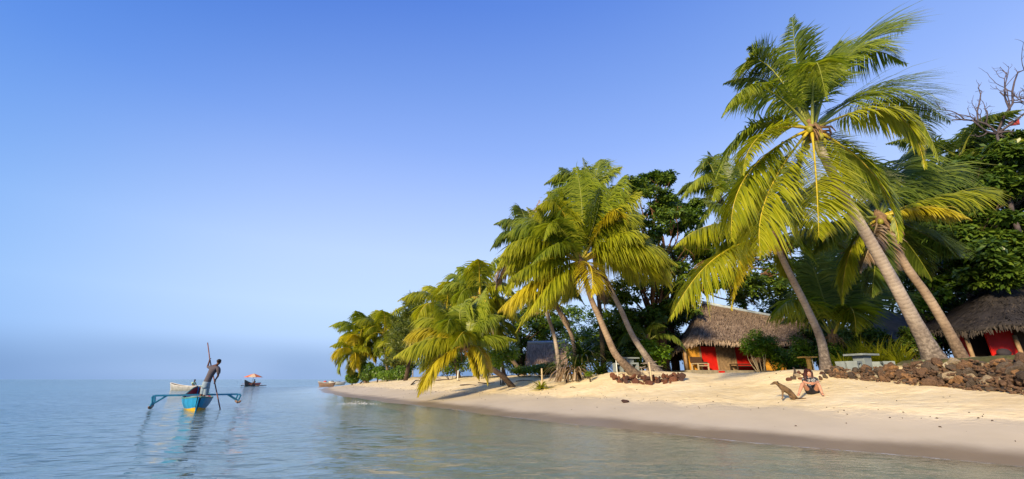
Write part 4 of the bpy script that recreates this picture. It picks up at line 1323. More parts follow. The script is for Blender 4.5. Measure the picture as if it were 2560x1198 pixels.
strap_plant('strap-leaved clump in the shade left of the bungalow post', 1608, 26.5, 80, 1.8, 705, width=.08, trunk=.3)
strap_plant('strap-leaved clump under the dark tree', 1545, 27.0, 80, 2.2, 706, width=.09, trunk=.5, mat='strap_leaf')
strap_plant('heap of dry brown fronds fallen beside the ragged palm', 1418, 24.0, 70, 1.7, 707, width=.08, mat='frond_dry', spread=1.4, trunk=.5)
strap_plant('dry leaf tuft hanging at the left foot of the hump', 1440, 23.2, 46, 1.2, 708, width=.07, mat='frond_dry', spread=1.5, trunk=.35)
for i, (px, Y_, L_) in enumerate([(2130, 18.6, 1.5), (2165, 18.8, 1.7), (2200, 18.6, 1.8), (2232, 18.2, 1.8), (2258, 17.6, 1.5), (2112, 18.0, 1.1)]):
    strap_plant('clump of tall green grass behind the concrete table, ' + ['far left', 'left of its pedestal', 'right of its pedestal', 'right of the table', 'farthest right by the trunks', 'low one beside the slim palm'][i],
                px, Y_, 130, L_, 720 + i, mat='frond_olive', spread=.35, width=.045, name='grass_clump', cat='grass', group='grass clumps behind the table')

# ---------------------------------------------------------------- bare tree at the right edge
def bare_tree():
    rng = np.random.default_rng(88)
    Yb = 19.5
    b = put(2640, 20.0)
    t = thing('bare_tree', b, 'leafless tree whose thin twigs rise above the dark crown at the right', 'tree')
    mb = MB()
    limb(mb, b - Vector((0, 0, .3)), at(2560, 620, Yb), .2, .12, rng, .04, 8, 8)
    root = at(2560, 620, Yb)
    fork = at(2492, 335, Yb)
    limb(mb, root, fork, .12, .06, rng, .06, 8, 7)
    def grow(p, q, r, depth):
        pts = limb(mb, p, q, r, r * .55, rng, .10, 6, 5)
        if depth == 0: return
        d = (Vector(q) - Vector(p))
        for k in range(3 if depth > 1 else 2):
            st = pts[int(rng.integers(2, 6))]
            nd = Vector((d.x, 0.35 * d.y, d.z)) + Vector((rng.normal(0, .6), rng.normal(0, .4), rng.normal(.1, .5))) * d.length
            nd = nd.normalized() * d.length * rng.uniform(.35, .58)
            grow(st, st + nd, r * .55, depth - 1)
    for (px, py, dy) in [(2500, 230, .2), (2430, 300, -.3), (2380, 300, .4), (2545, 180, .3), (2450, 250, .6), (2560, 260, 0), (2530, 330, -.4)]:
        grow(fork, at(px, py, Yb + dy), .065, 3)
    mb.build('branches', M['bark_grey'], t, True)
    MB().add([at(2520, 306, Yb - .1), at(2548, 298, Yb), at(2550, 312, Yb), at(2522, 316, Yb - .1)], [(0, 1, 2, 3)]).build('red_leaf', M['leaf_red'], t)
bare_tree()

# ---------------------------------------------------------------- thatched huts
def thatch_roof(parent, eave, ridge, mat, seed, thick=0.22, strands=9000, fringe=900, slen=0.42, sag=0.10):
    """eave: closed loop of points; ridge: matching points on the ridge line."""
    rng = np.random.default_rng(seed)
    n = len(eave)
    rows = 9
    E = [np.array(p) for p in eave]; Rg = [np.array(p) for p in ridge]
    def surf(k, f):
        i = int(k) % n; j = (i + 1) % n; q = k - int(k)
        e = E[i] * (1 - q) + E[j] * q; r = Rg[i] * (1 - q) + Rg[j] * q
        p = e * (1 - f) + r * f
        p = p + np.array([0, 0, -sag * 4 * f * (1 - f) * .6])
        return p
    sub = 6
    V, F = [], []
    m = n * sub
    for fr in range(rows):
        f = fr / (rows - 1)
        for k in range(m):
            p = surf(k / sub, f)
            V.append(p + np.array([0, 0, 0.04 * noise.noise((p[0] * 1.7, p[1] * 1.7, p[2] * 2.5))]))
    for fr in range(rows - 1):
        for k in range(m):
            k2 = (k + 1) % m
            F.append((fr * m + k, fr * m + k2, (fr + 1) * m + k2, (fr + 1) * m + k))
    # underside
    o = len(V)
    cen = sum(E) / n
    for fr in range(rows):
        f = fr / (rows - 1)
        for k in range(m):
            V.append(surf(k / sub, f) - np.array([0, 0, thick]) + (cen - surf(k / sub, 0)) * 0.01)
    for fr in range(rows - 1):
        for k in range(m):
            k2 = (k + 1) % m
            F.append((o + fr * m + k, o + (fr + 1) * m + k, o + (fr + 1) * m + k2, o + fr * m + k2))
    for k in range(m):
        k2 = (k + 1) % m
        F.append((k, o + k, o + k2, k2))
    V = np.array(V)
    roof = obj('roof', np_mesh('roof', V, np.array(F), M[mat], attrs={'leaf': np.full(len(V), .35)}), parent)
    # thatch: bundles of straw lying down the slope, a ragged fringe at the eave
    SV, SF, SL = [], [], []
    def strand(p, d, l, w, nv, lv):
        s_ = np.cross(d, nv); s_ /= np.linalg.norm(s_) + 1e-9
        i0 = len(SV)
        q = p + d * l
        SV.extend([p - s_ * w, p + s_ * w, q + s_ * w * .35, q - s_ * w * .35])
        SF.append((i0, i0 + 1, i0 + 2, i0 + 3)); SL.extend([lv] * 4)
    per = np.array([np.linalg.norm(E[(i + 1) % n] - E[i]) for i in range(n)])
    cum = np.concatenate([[0], np.cumsum(per)])
    def rk():
        x = rng.random() * cum[-1]
        i = int(np.searchsorted(cum, x) - 1); i = min(max(i, 0), n - 1)
        return i + (x - cum[i]) / (per[i] + 1e-9)
    course = 12
    for _ in range(strands):
        k = rk(); f = (int(rng.integers(0, course)) + rng.normal(.5, .33)) / course
        f = min(max(f, 0.0), 1)
        if rng.random() < f * 0.5: continue
        p = surf(k % n, f); d = surf(k % n, 0) - surf(k % n, 1); d /= np.linalg.norm(d) + 1e-9
        e1 = E[(int(k) + 1) % n] - E[int(k) % n]
        nv = np.cross(e1, -d); nv /= np.linalg.norm(nv) + 1e-9
        if nv[2] < 0: nv = -nv
        dd = d + nv * rng.uniform(.02, .12) + rng.normal(0, .10, 3); dd /= np.linalg.norm(dd)
        strand(p + nv * .015 - d * .1, dd, slen * rng.uniform(.5, 1.2), .022, nv, rng.random())
    th = np_mesh('thatch', np.array(SV), np.array(SF), M[mat], attrs={'leaf': SL})
    so = obj('thatch_straw', th, roof); so['kind'] = 'stuff'
    SV, SF, SL = [], [], []
    for _ in range(fringe):
        k = rk()
        p = surf(k % n, rng.uniform(0, .04)) - np.array([0, 0, rng.uniform(0, thick)])
        out = surf(k % n, 0) - surf(k % n, 1); out[2] = 0; out /= np.linalg.norm(out) + 1e-9
        d = out * rng.uniform(.1, .7) + np.array([0, 0, -1]) + rng.normal(0, .14, 3); d /= np.linalg.norm(d)
        strand(p, d, slen * rng.uniform(.35, .95), .026, out, .35 + .65 * rng.random())
    fo = obj('eave_fringe', np_mesh('eave_fringe', np.array(SV), np.array(SF), M[mat], attrs={'leaf': SL}), roof); fo['kind'] = 'stuff'
    return roof

def wall_panel(parent, name, p, q, z0, z1, mat, th=0.05, off=0.0):
    """Upright panel from p to q (plan points)."""
    p, q = Vector((p[0], p[1], 0)), Vector((q[0], q[1], 0))
    d = (q - p); L = d.length; d.normalize()
    nrm = Vector((-d.y, d.x, 0))
    a = math.atan2(d.y, d.x)
    c = (p + q) / 2 + nrm * off
    return MB().box((c.x, c.y, (z0 + z1) / 2), (L, th, z1 - z0), Matrix.Rotation(a, 3, 'Z')).build(name, M[mat], parent)

# the bungalow
bA0 = at(1716, 925, 27.4); zS = 1.84
A0 = Vector((bA0.x, bA0.y)); A1v = at(2030, 925, 30.0); A1 = Vector((A1v.x, A1v.y))
ud = (A1 - A0).normalized(); vd = Vector((-ud.y, ud.x))
hut = thing('thatched_bungalow', (A0.x, A0.y, zS), 'thatched bungalow with red and ochre front panels and low eaves', 'hut', 'thatched huts')
def hp(u, v): return A0 + ud * u + vd * v
LW = (A1 - A0).length
def slab_box(u0, u1, v0, v1, z0, z1, name, mat, par):
    c = hp((u0 + u1) / 2, (v0 + v1) / 2)
    return MB().box((c.x, c.y, (z0 + z1) / 2), (u1 - u0, v1 - v0, z1 - z0), Matrix.Rotation(math.atan2(ud.y, ud.x), 3, 'Z')).build(name, M[mat], par)
slab_box(-.35, LW + .2, -.9, 4.6, 1.35, zS, 'floor_slab', 'slab', hut)
zT = 3.38
seg = [(0.0, 1.30, 'panel_ochre'), (1.30, 2.62, 'panel_red'), (2.62, 4.05, 'wood_old'), (4.05, 5.85, 'panel_red'), (5.95, LW, 'panel_ochre')]
for (u0, u1, mt) in seg:
    wall_panel(hut, 'wall_panel', hp(u0 + .06, .12), hp(u1 - .06, .12), zS, zT, mt, .06)
for u in (1.30, 2.62, 4.05, 5.9):
    c = hp(u, .09); MB().box((c.x, c.y, (zS + zT) / 2), (.11, .11, zT - zS), Matrix.Rotation(math.atan2(ud.y, ud.x), 3, 'Z')).build('post', M['wood_old'], hut)
for u, v in ((0.02, -.05), (6.0, -.05), (LW, -.05)):
    c = hp(u, v); MB().tube([(c.x, c.y, zS - .05), (c.x + .02, c.y, zS + 1), (c.x, c.y, zT - .12)], [.10, .09, .085], 8).build('post', M['wood_old'], hut, True)
wall_panel(hut, 'side_wall', hp(0, .15), hp(3.2, 4.0), zS, 2.95, 'wood_dark', .06)
wall_panel(hut, 'side_wall', hp(LW, .15), hp(LW - .3, 4.2), zS, 3.1, 'wood_dark', .06)
wall_panel(hut, 'back_wall', hp(3.2, 4.0), hp(LW - .3, 4.2), zS, 3.1, 'wood_dark', .06)
for k in range(9):   # vertical boards of the wooden panel
    c0 = hp(2.70 + k * .145, .075)
    MB().box((c0.x, c0.y, (zS + zT) / 2), (.135, .02, zT - zS), Matrix.Rotation(math.atan2(ud.y, ud.x), 3, 'Z')).build('board', M['wood_old'], hut)
c = hp(1.9, -.93); MB().box((c.x, c.y, zS - .14), (.42, .06, .2), Matrix.Rotation(math.atan2(ud.y, ud.x), 3, 'Z')).build('step_mat', M['panel_red'], hut)
ev = [(1671, 892, 30.4), (1688, 872, 28.6), (1712, 858, 27.2), (1745, 849, 26.6), (1800, 850, 26.5), (1870, 855, 26.8), (1950, 853, 27.6), (2030, 849, 28.8), (2046, 872, 32), (2040, 880, 35.5), (1850, 884, 36), (1720, 890, 35), (1676, 893, 33)]
R0, R1 = at(1757, 757, 29.6), at(2020, 806, 32.0)
rk_ = [0, 0, 0, .03, .22, .48, .78, 1, 1, 1, .5, .05, 0]
thatch_roof(hut, [at(*e) for e in ev], [R0.lerp(R1, k) for k in rk_], 'thatch', 801, thick=.14, strands=15000, fringe=2600, slen=.42)
MB().tube([R0 + Vector((0, 0, .02)), R0.lerp(R1, .5) + Vector((0, 0, -.03)), R1 + Vector((0, 0, .02))], [.12, .13, .12], 7).build('ridge_cap', M['metal_ridge'], hut, True)

def day_bed(label, u0, u1, v, back, name):
    c = hp(u0, v)
    t = thing(name, (c.x, c.y, zS), label, 'bench')
    rot = Matrix.Rotation(math.atan2(ud.y, ud.x), 3, 'Z')
    def bx(u, vv, z, su, sv, sz, nm, mt):
        q = hp(u, vv); MB().box((q.x, q.y, zS + z), (su, sv, sz), rot).build(nm, M[mt], t)
    L_ = u1 - u0
    for k in range(4):
        bx((u0 + u1) / 2, v - .28 + k * .18, .40, L_, .13, .05, 'slat', 'bamboo_pale' if back else 'wood_dark')
    for uu in (u0 + .05, u1 - .05):
        for vv in (v - .3, v + .3):
            bx(uu, vv, .2, .07, .07, .38, 'leg', 'bamboo_pale' if back else 'wood_dark')
    bx((u0 + u1) / 2, v - .33, .27, L_ - .1, .04, .06, 'rail', 'bamboo_pale' if back else 'wood_dark')
    if back:
        bx((u0 + u1) / 2, v + .33, .66, L_, .10, .36, 'back_cushion', 'cushion')
        bx((u0 + u1) / 2, v, .47, L_ - .05, .5, .09, 'seat_cushion', 'cushion')
day_bed('pale wooden bench with dark patterned back cushion before the ochre panel', .30, 1.16, -.45, True, 'porch_bench')
day_bed('long low dark bench on the porch before the second red panel', 3.3, 5.6, -.45, False, 'porch_bench')
# cushion heap on the dark bench
c = hp(5.25, -.4)
MB().sphere((c.x, c.y, zS + .66), (.42, .3, .26), 10, 7).build('cushion', M['cushion'], None, True)
tag(bpy.data.objects['cushion'], 'dark patterned cushion leaning at the end of the low porch bench', 'cushion')

# the hut at the right edge
YH = 18.8
zF = 2.22
h2b = at(2420, 886, YH)
hut2 = thing('thatched_bungalow', (h2b.x, h2b.y, zF), 'dark thatched hut with red wall in the shade behind the stone wall', 'hut', 'thatched huts')
ev = [(2300, 812, 22.0), (2318, 824, 20.3), (2360, 822, 18.8), (2420, 826, 17.6), (2510, 808, 17.0), (2600, 814, 16.8), (2720, 820, 17.5), (2760, 830, 20), (2700, 840, 24), (2500, 830, 26), (2360, 820, 25)]
rg0, rg1 = at(2478, 708, 20.4), at(2640, 716, 20.2)
rk_ = [0, 0, 0, .0, .25, .6, 1, 1, 1, .4, 0]
thatch_roof(hut2, [at(*e) for e in ev], [rg0.lerp(rg1, k) for k in rk_], 'thatch_shaded', 802, thick=.13, strands=12000, fringe=2000, slen=.36, sag=.35)
def w2(px, Y): 
    p = at(px, 880, Y); return (p.x, p.y)
wall_panel(hut2, 'wall_panel', w2(2478, 18.7), w2(2553, 18.6), zF, 3.4, 'panel_red', .06)
wall_panel(hut2, 'wall_panel', w2(2424, 19.6), w2(2480, 19.4), zF, 3.5, 'inside_shade', .06)  # dark sheet painted as the shaded opening, not a built panel
wall_panel(hut2, 'wall_panel', w2(2396, 20.3), w2(2422, 19.4), zF, 3.4, 'panel_red', .06)
wall_panel(hut2, 'wall_panel', w2(2553, 18.5), w2(2700, 18.0), zF, 3.4, 'wood_dark', .06)
wall_panel(hut2, 'back_wall', w2(2396, 22.5), w2(2640, 22.5), zF, 3.5, 'inside_shade', .06)
for px, Y_ in ((2428, 18.2), (2552, 17.9)):
    p = at(px, 880, Y_); MB().tube([(p.x, p.y, zF - .4), (p.x, p.y, 3.12)], .075, 8).build('post', M['wood_old'], hut2, True)
p0, p1 = at(2410, 890, 18.2), at(2640, 890, 17.2)
mb = MB(); cc = (p0 + p1) / 2; dd = p1 - p0
mb.box((cc.x + .5, cc.y + 1.4, 2.02), (dd.length, 3.4, .38), Matrix.Rotation(math.atan2(dd.y, dd.x), 3, 'Z')).build('floor_slab', M['slab'], hut2)
p = at(2506, 874, 18.2)
tag(MB().sphere((p.x, p.y, zF + .17), (.27, .2, .19), 9, 6).build('cushion', M['cloth_dark'], None, True), 'dark cushion lying before the red wall of the right hut', 'cushion')

# small hut in the back
YS = 40.0
sb = at(1366, 920, YS)
hut3 = thing('small_hut', (sb.x, sb.y, H(sb.x, sb.y)), 'small hut with plain brown gable roof and pale ridge, behind the slender palm', 'hut', 'thatched huts')
a, b, c_, d_ = at(1317, 906, YS - 1.3), at(1418, 902, YS - 1.0), at(1420, 857, YS + 1.0), at(1319, 859, YS + .7)
Vr = [np.array(v) for v in (a, b, c_, d_)]
mb = MB()
back1, back2 = np.array(c_) + np.array([0.6, 2.2, -1.5]), np.array(d_) + np.array([-.2, 2.2, -1.5])
th_ = np.array([0, 0, -.15])
vs = Vr + [back1, back2] + [v + th_ for v in Vr] + [back1 + th_, back2 + th_]
mb.add(vs, [(0, 1, 2, 3), (3, 2, 4, 5), (6, 9, 8, 7), (9, 11, 10, 8), (0, 6, 7, 1), (1, 7, 8, 2), (2, 8, 10, 4), (4, 10, 11, 5), (5, 11, 9, 3), (3, 9, 6, 0)])
r3 = mb.build('roof', M['thatch_brown'], hut3)
rng = np.random.default_rng(5)
SV, SF, SL = [], [], []
for _ in range(2600):
    u, f = rng.random(), rng.random()
    pb = Vr[0] * (1 - u) + Vr[1] * u; pt = Vr[3] * (1 - u) + Vr[2] * u
    p = pb * (1 - f) + pt * f; d = pb - pt; d /= np.linalg.norm(d); d = d + rng.normal(0, .08, 3)
    i0 = len(SV); s_ = np.array([.035, 0, 0]); up_ = np.array([0, -.03, .03])
    SV += [p - s_ + up_, p + s_ + up_, p + d * .6 + s_ * .4 + up_, p + d * .6 - s_ * .4 + up_]; SF.append((i0, i0 + 1, i0 + 2, i0 + 3)); SL += [rng.random()] * 4
so = obj('thatch_straw', np_mesh('thatch_straw', np.array(SV), np.array(SF), M['thatch_brown'], attrs={'leaf': SL}), r3); so['kind'] = 'stuff'
MB().tube([d_ + Vector((0, 0, .06)), c_ + Vector((0, 0, .06))], .17, 6).build('ridge_cap', M['metal_ridge'], hut3, True)
for px in (1323, 1337, 1412):
    p = at(px, 905, YS - .8); g0 = H(p.x, p.y)
    MB().tube([(p.x, p.y, g0 - .1), (p.x, p.y, p.z + .2)], .12, 7).build('post', M['white_paint'], hut3, True)
w_a, w_b = at(1345, 905, YS + .8), at(1412, 905, YS + 1)
wall_panel(hut3, 'wall_panel', (w_a.x, w_a.y), (w_b.x, w_b.y), H(w_a.x, w_a.y) - .1, w_a.z + .5, 'wood_dark', .08)

# grey roof seen between the trunks
gq = [at(2178, 835, 23.5), at(2300, 905, 21.5), at(2296, 800, 24.5), at(2192, 768, 26.0)]
gb = at(2240, 900, 24)
hut4 = thing('grey_roofed_shed', (gb.x, gb.y, H(gb.x, gb.y)), 'dim shed with slate-grey sloping roof seen between slim and leaning trunks', 'shed')
mb = MB(); dn = Vector((0, 0, -.12)); bk = Vector((.4, 3.0, -1.2))
vs = gq + [gq[2] + bk, gq[3] + bk] + [q + dn for q in gq] + [gq[2] + bk + dn, gq[3] + bk + dn]
mb.add(vs, [(0, 1, 2, 3), (3, 2, 4, 5), (6, 9, 8, 7), (9, 11, 10, 8), (0, 6, 7, 1), (1, 7, 8, 2), (2, 8, 10, 4), (4, 10, 11, 5), (5, 11, 9, 3), (3, 9, 6, 0)])
mb.build('roof', M['roof_grey'], hut4)
wall_panel(hut4, 'wall_panel', (gq[0].x + .4, gq[0].y + .8), (gq[1].x, gq[1].y + 1.2), 1.7, 3.6, 'wood_dark', .1)

# ---------------------------------------------------------------- stones
ROCKS = []
for k in range(12):
    bm = bmesh.new()
    bmesh.ops.create_icosphere(bm, subdivisions=2, radius=1.0)
    rr = random.Random(900 + k)
    cuts = [(Vector((rr.gauss(0, 1), rr.gauss(0, 1), rr.gauss(0, 1))).normalized(), rr.uniform(.42, .78)) for _ in range(9)]
    for v in bm.verts:
        p = v.co.copy()
        for nrm, dd in cuts:
            e = p.dot(nrm) - dd
            if e > 0: p -= nrm * e * 0.9
        p *= 1 + 0.30 * noise.noise(p * 1.4 + Vector((k * 5, 0, 0))) + 0.14 * noise.noise(p * 4 + Vector((k * 3, 2, 0)))
        v.co = p
    me = bpy.data.meshes.new('stone'); bm.to_mesh(me); bm.free()
    me.materials.append(M['rock_brown'])
    ROCKS.append(me)
def rockset(mat):
    out = []
    for me in ROCKS:
        m2 = me.copy(); m2.materials.clear(); m2.materials.append(M[mat]); out.append(m2)
    return out
ROCKS_RED, ROCKS_PALE, ROCKS_MOSS = rockset('rock_red'), rockset('rock_pale'), rockset('rock_moss')

def stone(pos, size, rng, parent=None, meshes=None, name='stone', squash=.75):
    o = bpy.data.objects.new(name, (meshes or ROCKS)[int(rng.integers(12))])
    link(o)
    if parent is not None:
        o.parent = parent
        o.matrix_parent_inverse = parent_inv(parent)
    o.location = pos
    o.rotation_euler = tuple(rng.uniform(0, 6.28, 3))
    q = size * rng.uniform(.8, 1.2, 3)
    o.scale = (q[0], q[1], q[2] * squash)
    return o

rng = np.random.default_rng(33)
FOOT = [ground(2078, 944), ground(2140, 949), ground(2200, 955), ground(2280, 961), ground(2350, 967), ground(2440, 976), ground(2520, 983), ground(2610, 991)]
wallT = thing('stone_wall', FOOT[3], 'long pile of rough brown stones holding the terrace below the leaning trunks', 'stone wall')
fl = catmull(FOOT, 120)
cnt = 0
for row in range(7):
    k = 0.0
    while k < 119 and cnt < 296:
        i = int(k)
        p = fl[i]; tg = (fl[min(i + 1, 119)] - fl[max(i - 1, 0)]); tg.z = 0; tg.normalize()
        inl = Vector((tg.y, -tg.x, 0))
        if inl.x < 0: inl = -inl
        frac = i / 119
        top = 0.36 + 0.44 * min(1, max(0, frac - .12) * 1.7)
        sz = (rng.uniform(.065, .135) if rng.random() < .82 else rng.uniform(.15, .22)) * (1.1 if row < 2 else 1)
        zz = sz * .5 + row * top / 6.6 + rng.uniform(-.03, .04)
        q = p + inl * (0.04 + row * 0.105 + rng.uniform(-.06, .06)) + tg * rng.uniform(-.05, .05)
        zg = p.z + zz
        if row == 6: zg -= .03
        mm = ROCKS
        if rng.random() < .025: mm = ROCKS_PALE
        stone((q.x, q.y, zg), sz, rng, wallT, mm)
        cnt += 1
        k += sz * 1.5 / ((fl[-1] - fl[0]).length / 119)
for (px, py, sz, ms) in [(2318, 918, .27, ROCKS_MOSS), (2338, 922, .25, ROCKS_PALE)]:
    p = at(px, py, 13.6); stone(p, sz, rng, wallT, ms)
# small rubble packed between the larger stones
rub = MB()
for k in range(620):
    i = int(rng.integers(0, 119)); p = fl[i]
    tg = (fl[min(i + 1, 119)] - fl[max(i - 1, 0)]); tg.z = 0; tg.normalize()
    inl = Vector((tg.y, -tg.x, 0)); inl = -inl if inl.x < 0 else inl
    top = 0.36 + 0.44 * min(1, max(0, i / 119 - .12) * 1.7)
    f = rng.random() ** 1.2
    q = p + inl * (-.12 + f * .72 + rng.uniform(-.05, .05)) + tg * rng.uniform(-.1, .1)
    r = rng.uniform(.02, .055)
    c0 = Vector((q.x, q.y, p.z + f * top + rng.uniform(-.02, .06)))
    me = ROCKS[int(rng.integers(12))]
    R3 = Matrix.Rotation(rng.random() * 6.28, 3, Vector(rng.normal(0, 1, 3)).normalized())
    rub.sphere(c0, (r * rng.uniform(.7, 1.3), r * rng.uniform(.7, 1.3), r * .8), 5, 4)
# the pile goes on past the last stone one can single out
e0, e1 = fl[-1], fl[-1] + (fl[-1] - fl[-12]).normalized() * 4.0
RV = [(np.array([tuple(v.co) for v in me.vertices]), [tuple(p.vertices) for p in me.polygons]) for me in ROCKS]
for k in range(170):
    f0 = rng.random(); p = e0.lerp(e1, f0); f = rng.random()
    tg = (e1 - e0).normalized(); inl = Vector((tg.y, -tg.x, 0)); inl = -inl if inl.x < 0 else inl
    q = p + inl * (f * .74)
    zg = H(p.x - inl.x * .4, p.y - inl.y * .4)
    V_, F_ = RV[int(rng.integers(12))]
    rub.add(V_ * rng.uniform(.09, .17) * rng.uniform(.7, 1.2, 3) + np.array([q.x, q.y, zg + .05 + f * .85]), F_)
ro = rub.build('rubble', M['rock_brown'], wallT); ro['kind'] = 'stuff'
# earth behind the stones so no gaps show
core = MB()
ptsA = [fl[i] for i in range(0, 120, 7)]
n_ = len(ptsA)
vs = []
for i, p in enumerate(ptsA):
    tg = (ptsA[min(i + 1, n_ - 1)] - ptsA[max(i - 1, 0)]); tg.z = 0; tg.normalize()
    inl = Vector((tg.y, -tg.x, 0)); inl = -inl if inl.x < 0 else inl
    top = 0.36 + 0.44 * min(1, max(0, i / n_ - .12) * 1.7)
    vs += [p + inl * .16 + Vector((0, 0, -.2)), p + inl * .62 + Vector((0, 0, top * .86)), p + inl * 1.5 + Vector((0, 0, top * .82)), p + inl * 1.5 + Vector((0, 0, -.2))]
fs = []
for i in range(n_ - 1):
    for k in range(3):
        fs.append((4 * i + k, 4 * i + 4 + k, 4 * i + 5 + k, 4 * i + 1 + k))
core.add(vs, fs).build('earth_core', M['earth'], wallT)

pile = thing('stone_pile', ground(1630, 955), 'row of small dark red stones round the feet of the leaning pair', 'stone pile')
for k in range(58):
    px = 1530 + 178 * (k + rng.random()) / 58
    py = 950 + 9 * math.sin((px - 1530) / 178 * 3.1) + rng.uniform(-6, 4)
    p = ground(px, py)
    sz = rng.uniform(.09, .2)
    stone((p.x, p.y, p.z + sz * .35 + (.16 if k % 3 == 0 else 0)), sz, rng, pile, ROCKS_RED)
pile2 = thing('stone_pile', ground(1985, 948), 'few dark stones with a driftwood stump behind the dog', 'stone pile')
for (px, py, sz) in [(1972, 953, .11), (1984, 950, .13), (1994, 944, .15), (2004, 950, .12), (1998, 936, .10), (2052, 950, .14), (2064, 946, .13), (2058, 938, .12), (2044, 955, .10), (2072, 936, .15), (2010, 940, .12)]:
    p = ground(px, py); stone((p.x, p.y, p.z + sz * .4), sz, rng, pile2, ROCKS_RED if sz < .13 else ROCKS)
p = ground(1563, 1007)
o = stone((p.x, p.y, p.z + .045), .15, rng, None, ROCKS_RED, 'beach_stone', .5)
o.rotation_euler = (0.1, 0.1, 0.3); o.scale = (.19, .11, .08)
tag(o, 'single reddish brown stone lying alone on the smooth lower sand', 'stone')
p = ground(1541, 949)
o = stone((p.x, p.y, p.z + .05), .1, rng, None, ROCKS_RED, 'beach_stone')
tag(o, 'small dark stone apart from the row, left of the concrete seats', 'stone')

# ---------------------------------------------------------------- concrete tables
def conc_box(t, c, size, name, rz, mat='concrete', taper=1.0):
    MB().box(c, size, Matrix.Rotation(rz, 3, 'Z'), taper=taper).build(name, M[mat], t)

def concrete_table(label, loc, rz, top_w, name='concrete_table'):
    t = thing(name, loc, label, 'table', 'concrete picnic tables')
    x, y, z = loc
    conc_box(t, (x, y, z + .34), (.34, .34, .68), 'pedestal', rz, taper=1.25)
    conc_box(t, (x, y, z + .715), (top_w, top_w * .8, .07), 'table_top', rz)
    conc_box(t, (x, y, z + .03), (.5, .5, .06), 'foot', rz)
    return t
def concrete_stool(label, loc, rz, w=.5, h=.45, name='concrete_stool'):
    t = thing(name, loc, label, 'stool', 'concrete stools')
    x, y, z = loc
    dx, dy = math.cos(rz), math.sin(rz)
    for s in (-1, 1):
        conc_box(t, (x + dx * s * (w / 2 - .06), y + dy * s * (w / 2 - .06), z + h / 2 - .04), (.12, .34, h - .08), 'leg', rz)
    conc_box(t, (x, y, z + h - .04), (w, .36, .08), 'seat', rz)
    return t
tb = put(2164, 16.6); tb.z = 1.50
concrete_table('grey concrete table with square top behind the stone wall', tb, .3, .92)
for i, (px, Y_, w_, lb) in enumerate([(2114, 16.3, .36, 'grey concrete stool, leftmost at the table behind the stone wall'), (2141, 16.0, .46, 'open-fronted concrete stool directly in front of the table behind the stone wall'),
                                      (2198, 16.6, .45, 'shaded concrete stool right of the pedestal behind the stone wall'), (2224, 16.2, .42, 'grey concrete stool, rightmost at the table behind the stone wall')]):
    p = put(px, Y_); p.z = 1.50
    concrete_stool(lb, p, .25 + .3 * i, w_)
tb = put(1574, 23.4)
concrete_table('small concrete table half hidden behind the curved trunk of the leaning pair', tb, .2, .95)
for px, Y_, lb in ((1546, 23.0, 'concrete stool left of the curved trunk, beside a thin white stick'), (1585, 23.0, 'concrete stool between the two leaning trunks')):
    concrete_stool(lb, put(px, Y_), .1, .48)
# yellow wooden table
yt = put(2026, 18.6)
t = thing('wooden_table', yt, 'small yellow wooden table behind the sitting woman', 'table')
MB().box((yt.x, yt.y, yt.z + .62), (.62, .42, .05)).build('table_top', M['wood_yellow'], t)
MB().tube([(yt.x, yt.y, yt.z - .1), (yt.x + .05, yt.y, yt.z + .6)], [.08, .10], 7).build('leg', M['wood_yellow'], t)
MB().tube([(yt.x + .2, yt.y, yt.z - .1), (yt.x + .2, yt.y, yt.z + .6)], [.02, .02], 7).build('leg', M['white_paint'], t)

# ---------------------------------------------------------------- stakes, driftwood
def stake(label, px, py, Y, h, lean=(0, 0), r=.035, mat='bamboo_pale', cap=None):
    p = ground(px, py) if Y is None else put(px, Y)
    t = MB().tube([p - Vector((0, 0, .2)), p + Vector((lean[0] * .5, lean[1] * .5, h * .5)), p + Vector((lean[0], lean[1], h))], [r, r, r * .9], 7).build('stake', M[mat], None, True)
    return tag(t, label, 'stake', 'stakes along the beach')
stake('pale upright stake with a crosspiece in the row of red stones', 1631, 962, None, 1.0, (-.05, 0), .04)
p = ground(1631, 962)
t = thing('stick_bundle', p + Vector((0, .35, 0)), 'bundle of pale broken sticks leaning on the stake by the leaning pair', 'sticks')
rng = np.random.default_rng(4)
for k in range(9):
    a = p + Vector((rng.uniform(-.7, .3), .3 + rng.uniform(0, .3), rng.uniform(.55, .95))); b = a + Vector((rng.uniform(.3, .9), rng.uniform(-.1, .1), rng.uniform(-.3, .15)))
    MB().tube([a, b], .014, 5).build('stick', M['driftwood'], t)
for k in range(5):
    a = p + Vector((rng.uniform(-.2, .25), .3 + rng.uniform(0, .2), -.05)); b = a + Vector((rng.uniform(-.3, .1), rng.uniform(-.1, .1), rng.uniform(.5, .9)))
    MB().tube([a, b], .016, 5).build('stick', M['driftwood'], t)
stake('pale stake standing in the spiky tuft', 1356, 962, None, .95, (-.02, 0), .06)
stake('thin white stick by the concrete stool', 1544, 940, None, .8, (-.02, 0), .022, 'white_paint')
stake('short white stake on the beach between the low palm fronds', 1144, 951, None, .85, (.02, 0), .05, 'white_paint')
stake('short white stake behind the low palm trunk', 1253, 950, None, .95, (-.02, 0), .04, 'white_paint')
stake('leaning white stick in the undergrowth left of the small hut', 1275, 936, None, 1.1, (.1, 0), .04, 'white_paint')
stake('slanting white stick in the undergrowth near the small hut', 1288, 936, None, 1.0, (-.5, 0), .035, 'white_paint')
stake('weathered slanting post by the heap of dry fronds', 1390, 956, None, 1.6, (.25, 0), .08, 'driftwood')
stake('dark thin post left of the small hut', 1316, 938, None, 1.2, (-.1, 0), .05, 'driftwood')
stake('old grey post before the large clipped bush', 1032, 942, None, 1.7, (-.1, 0), .12, 'driftwood')

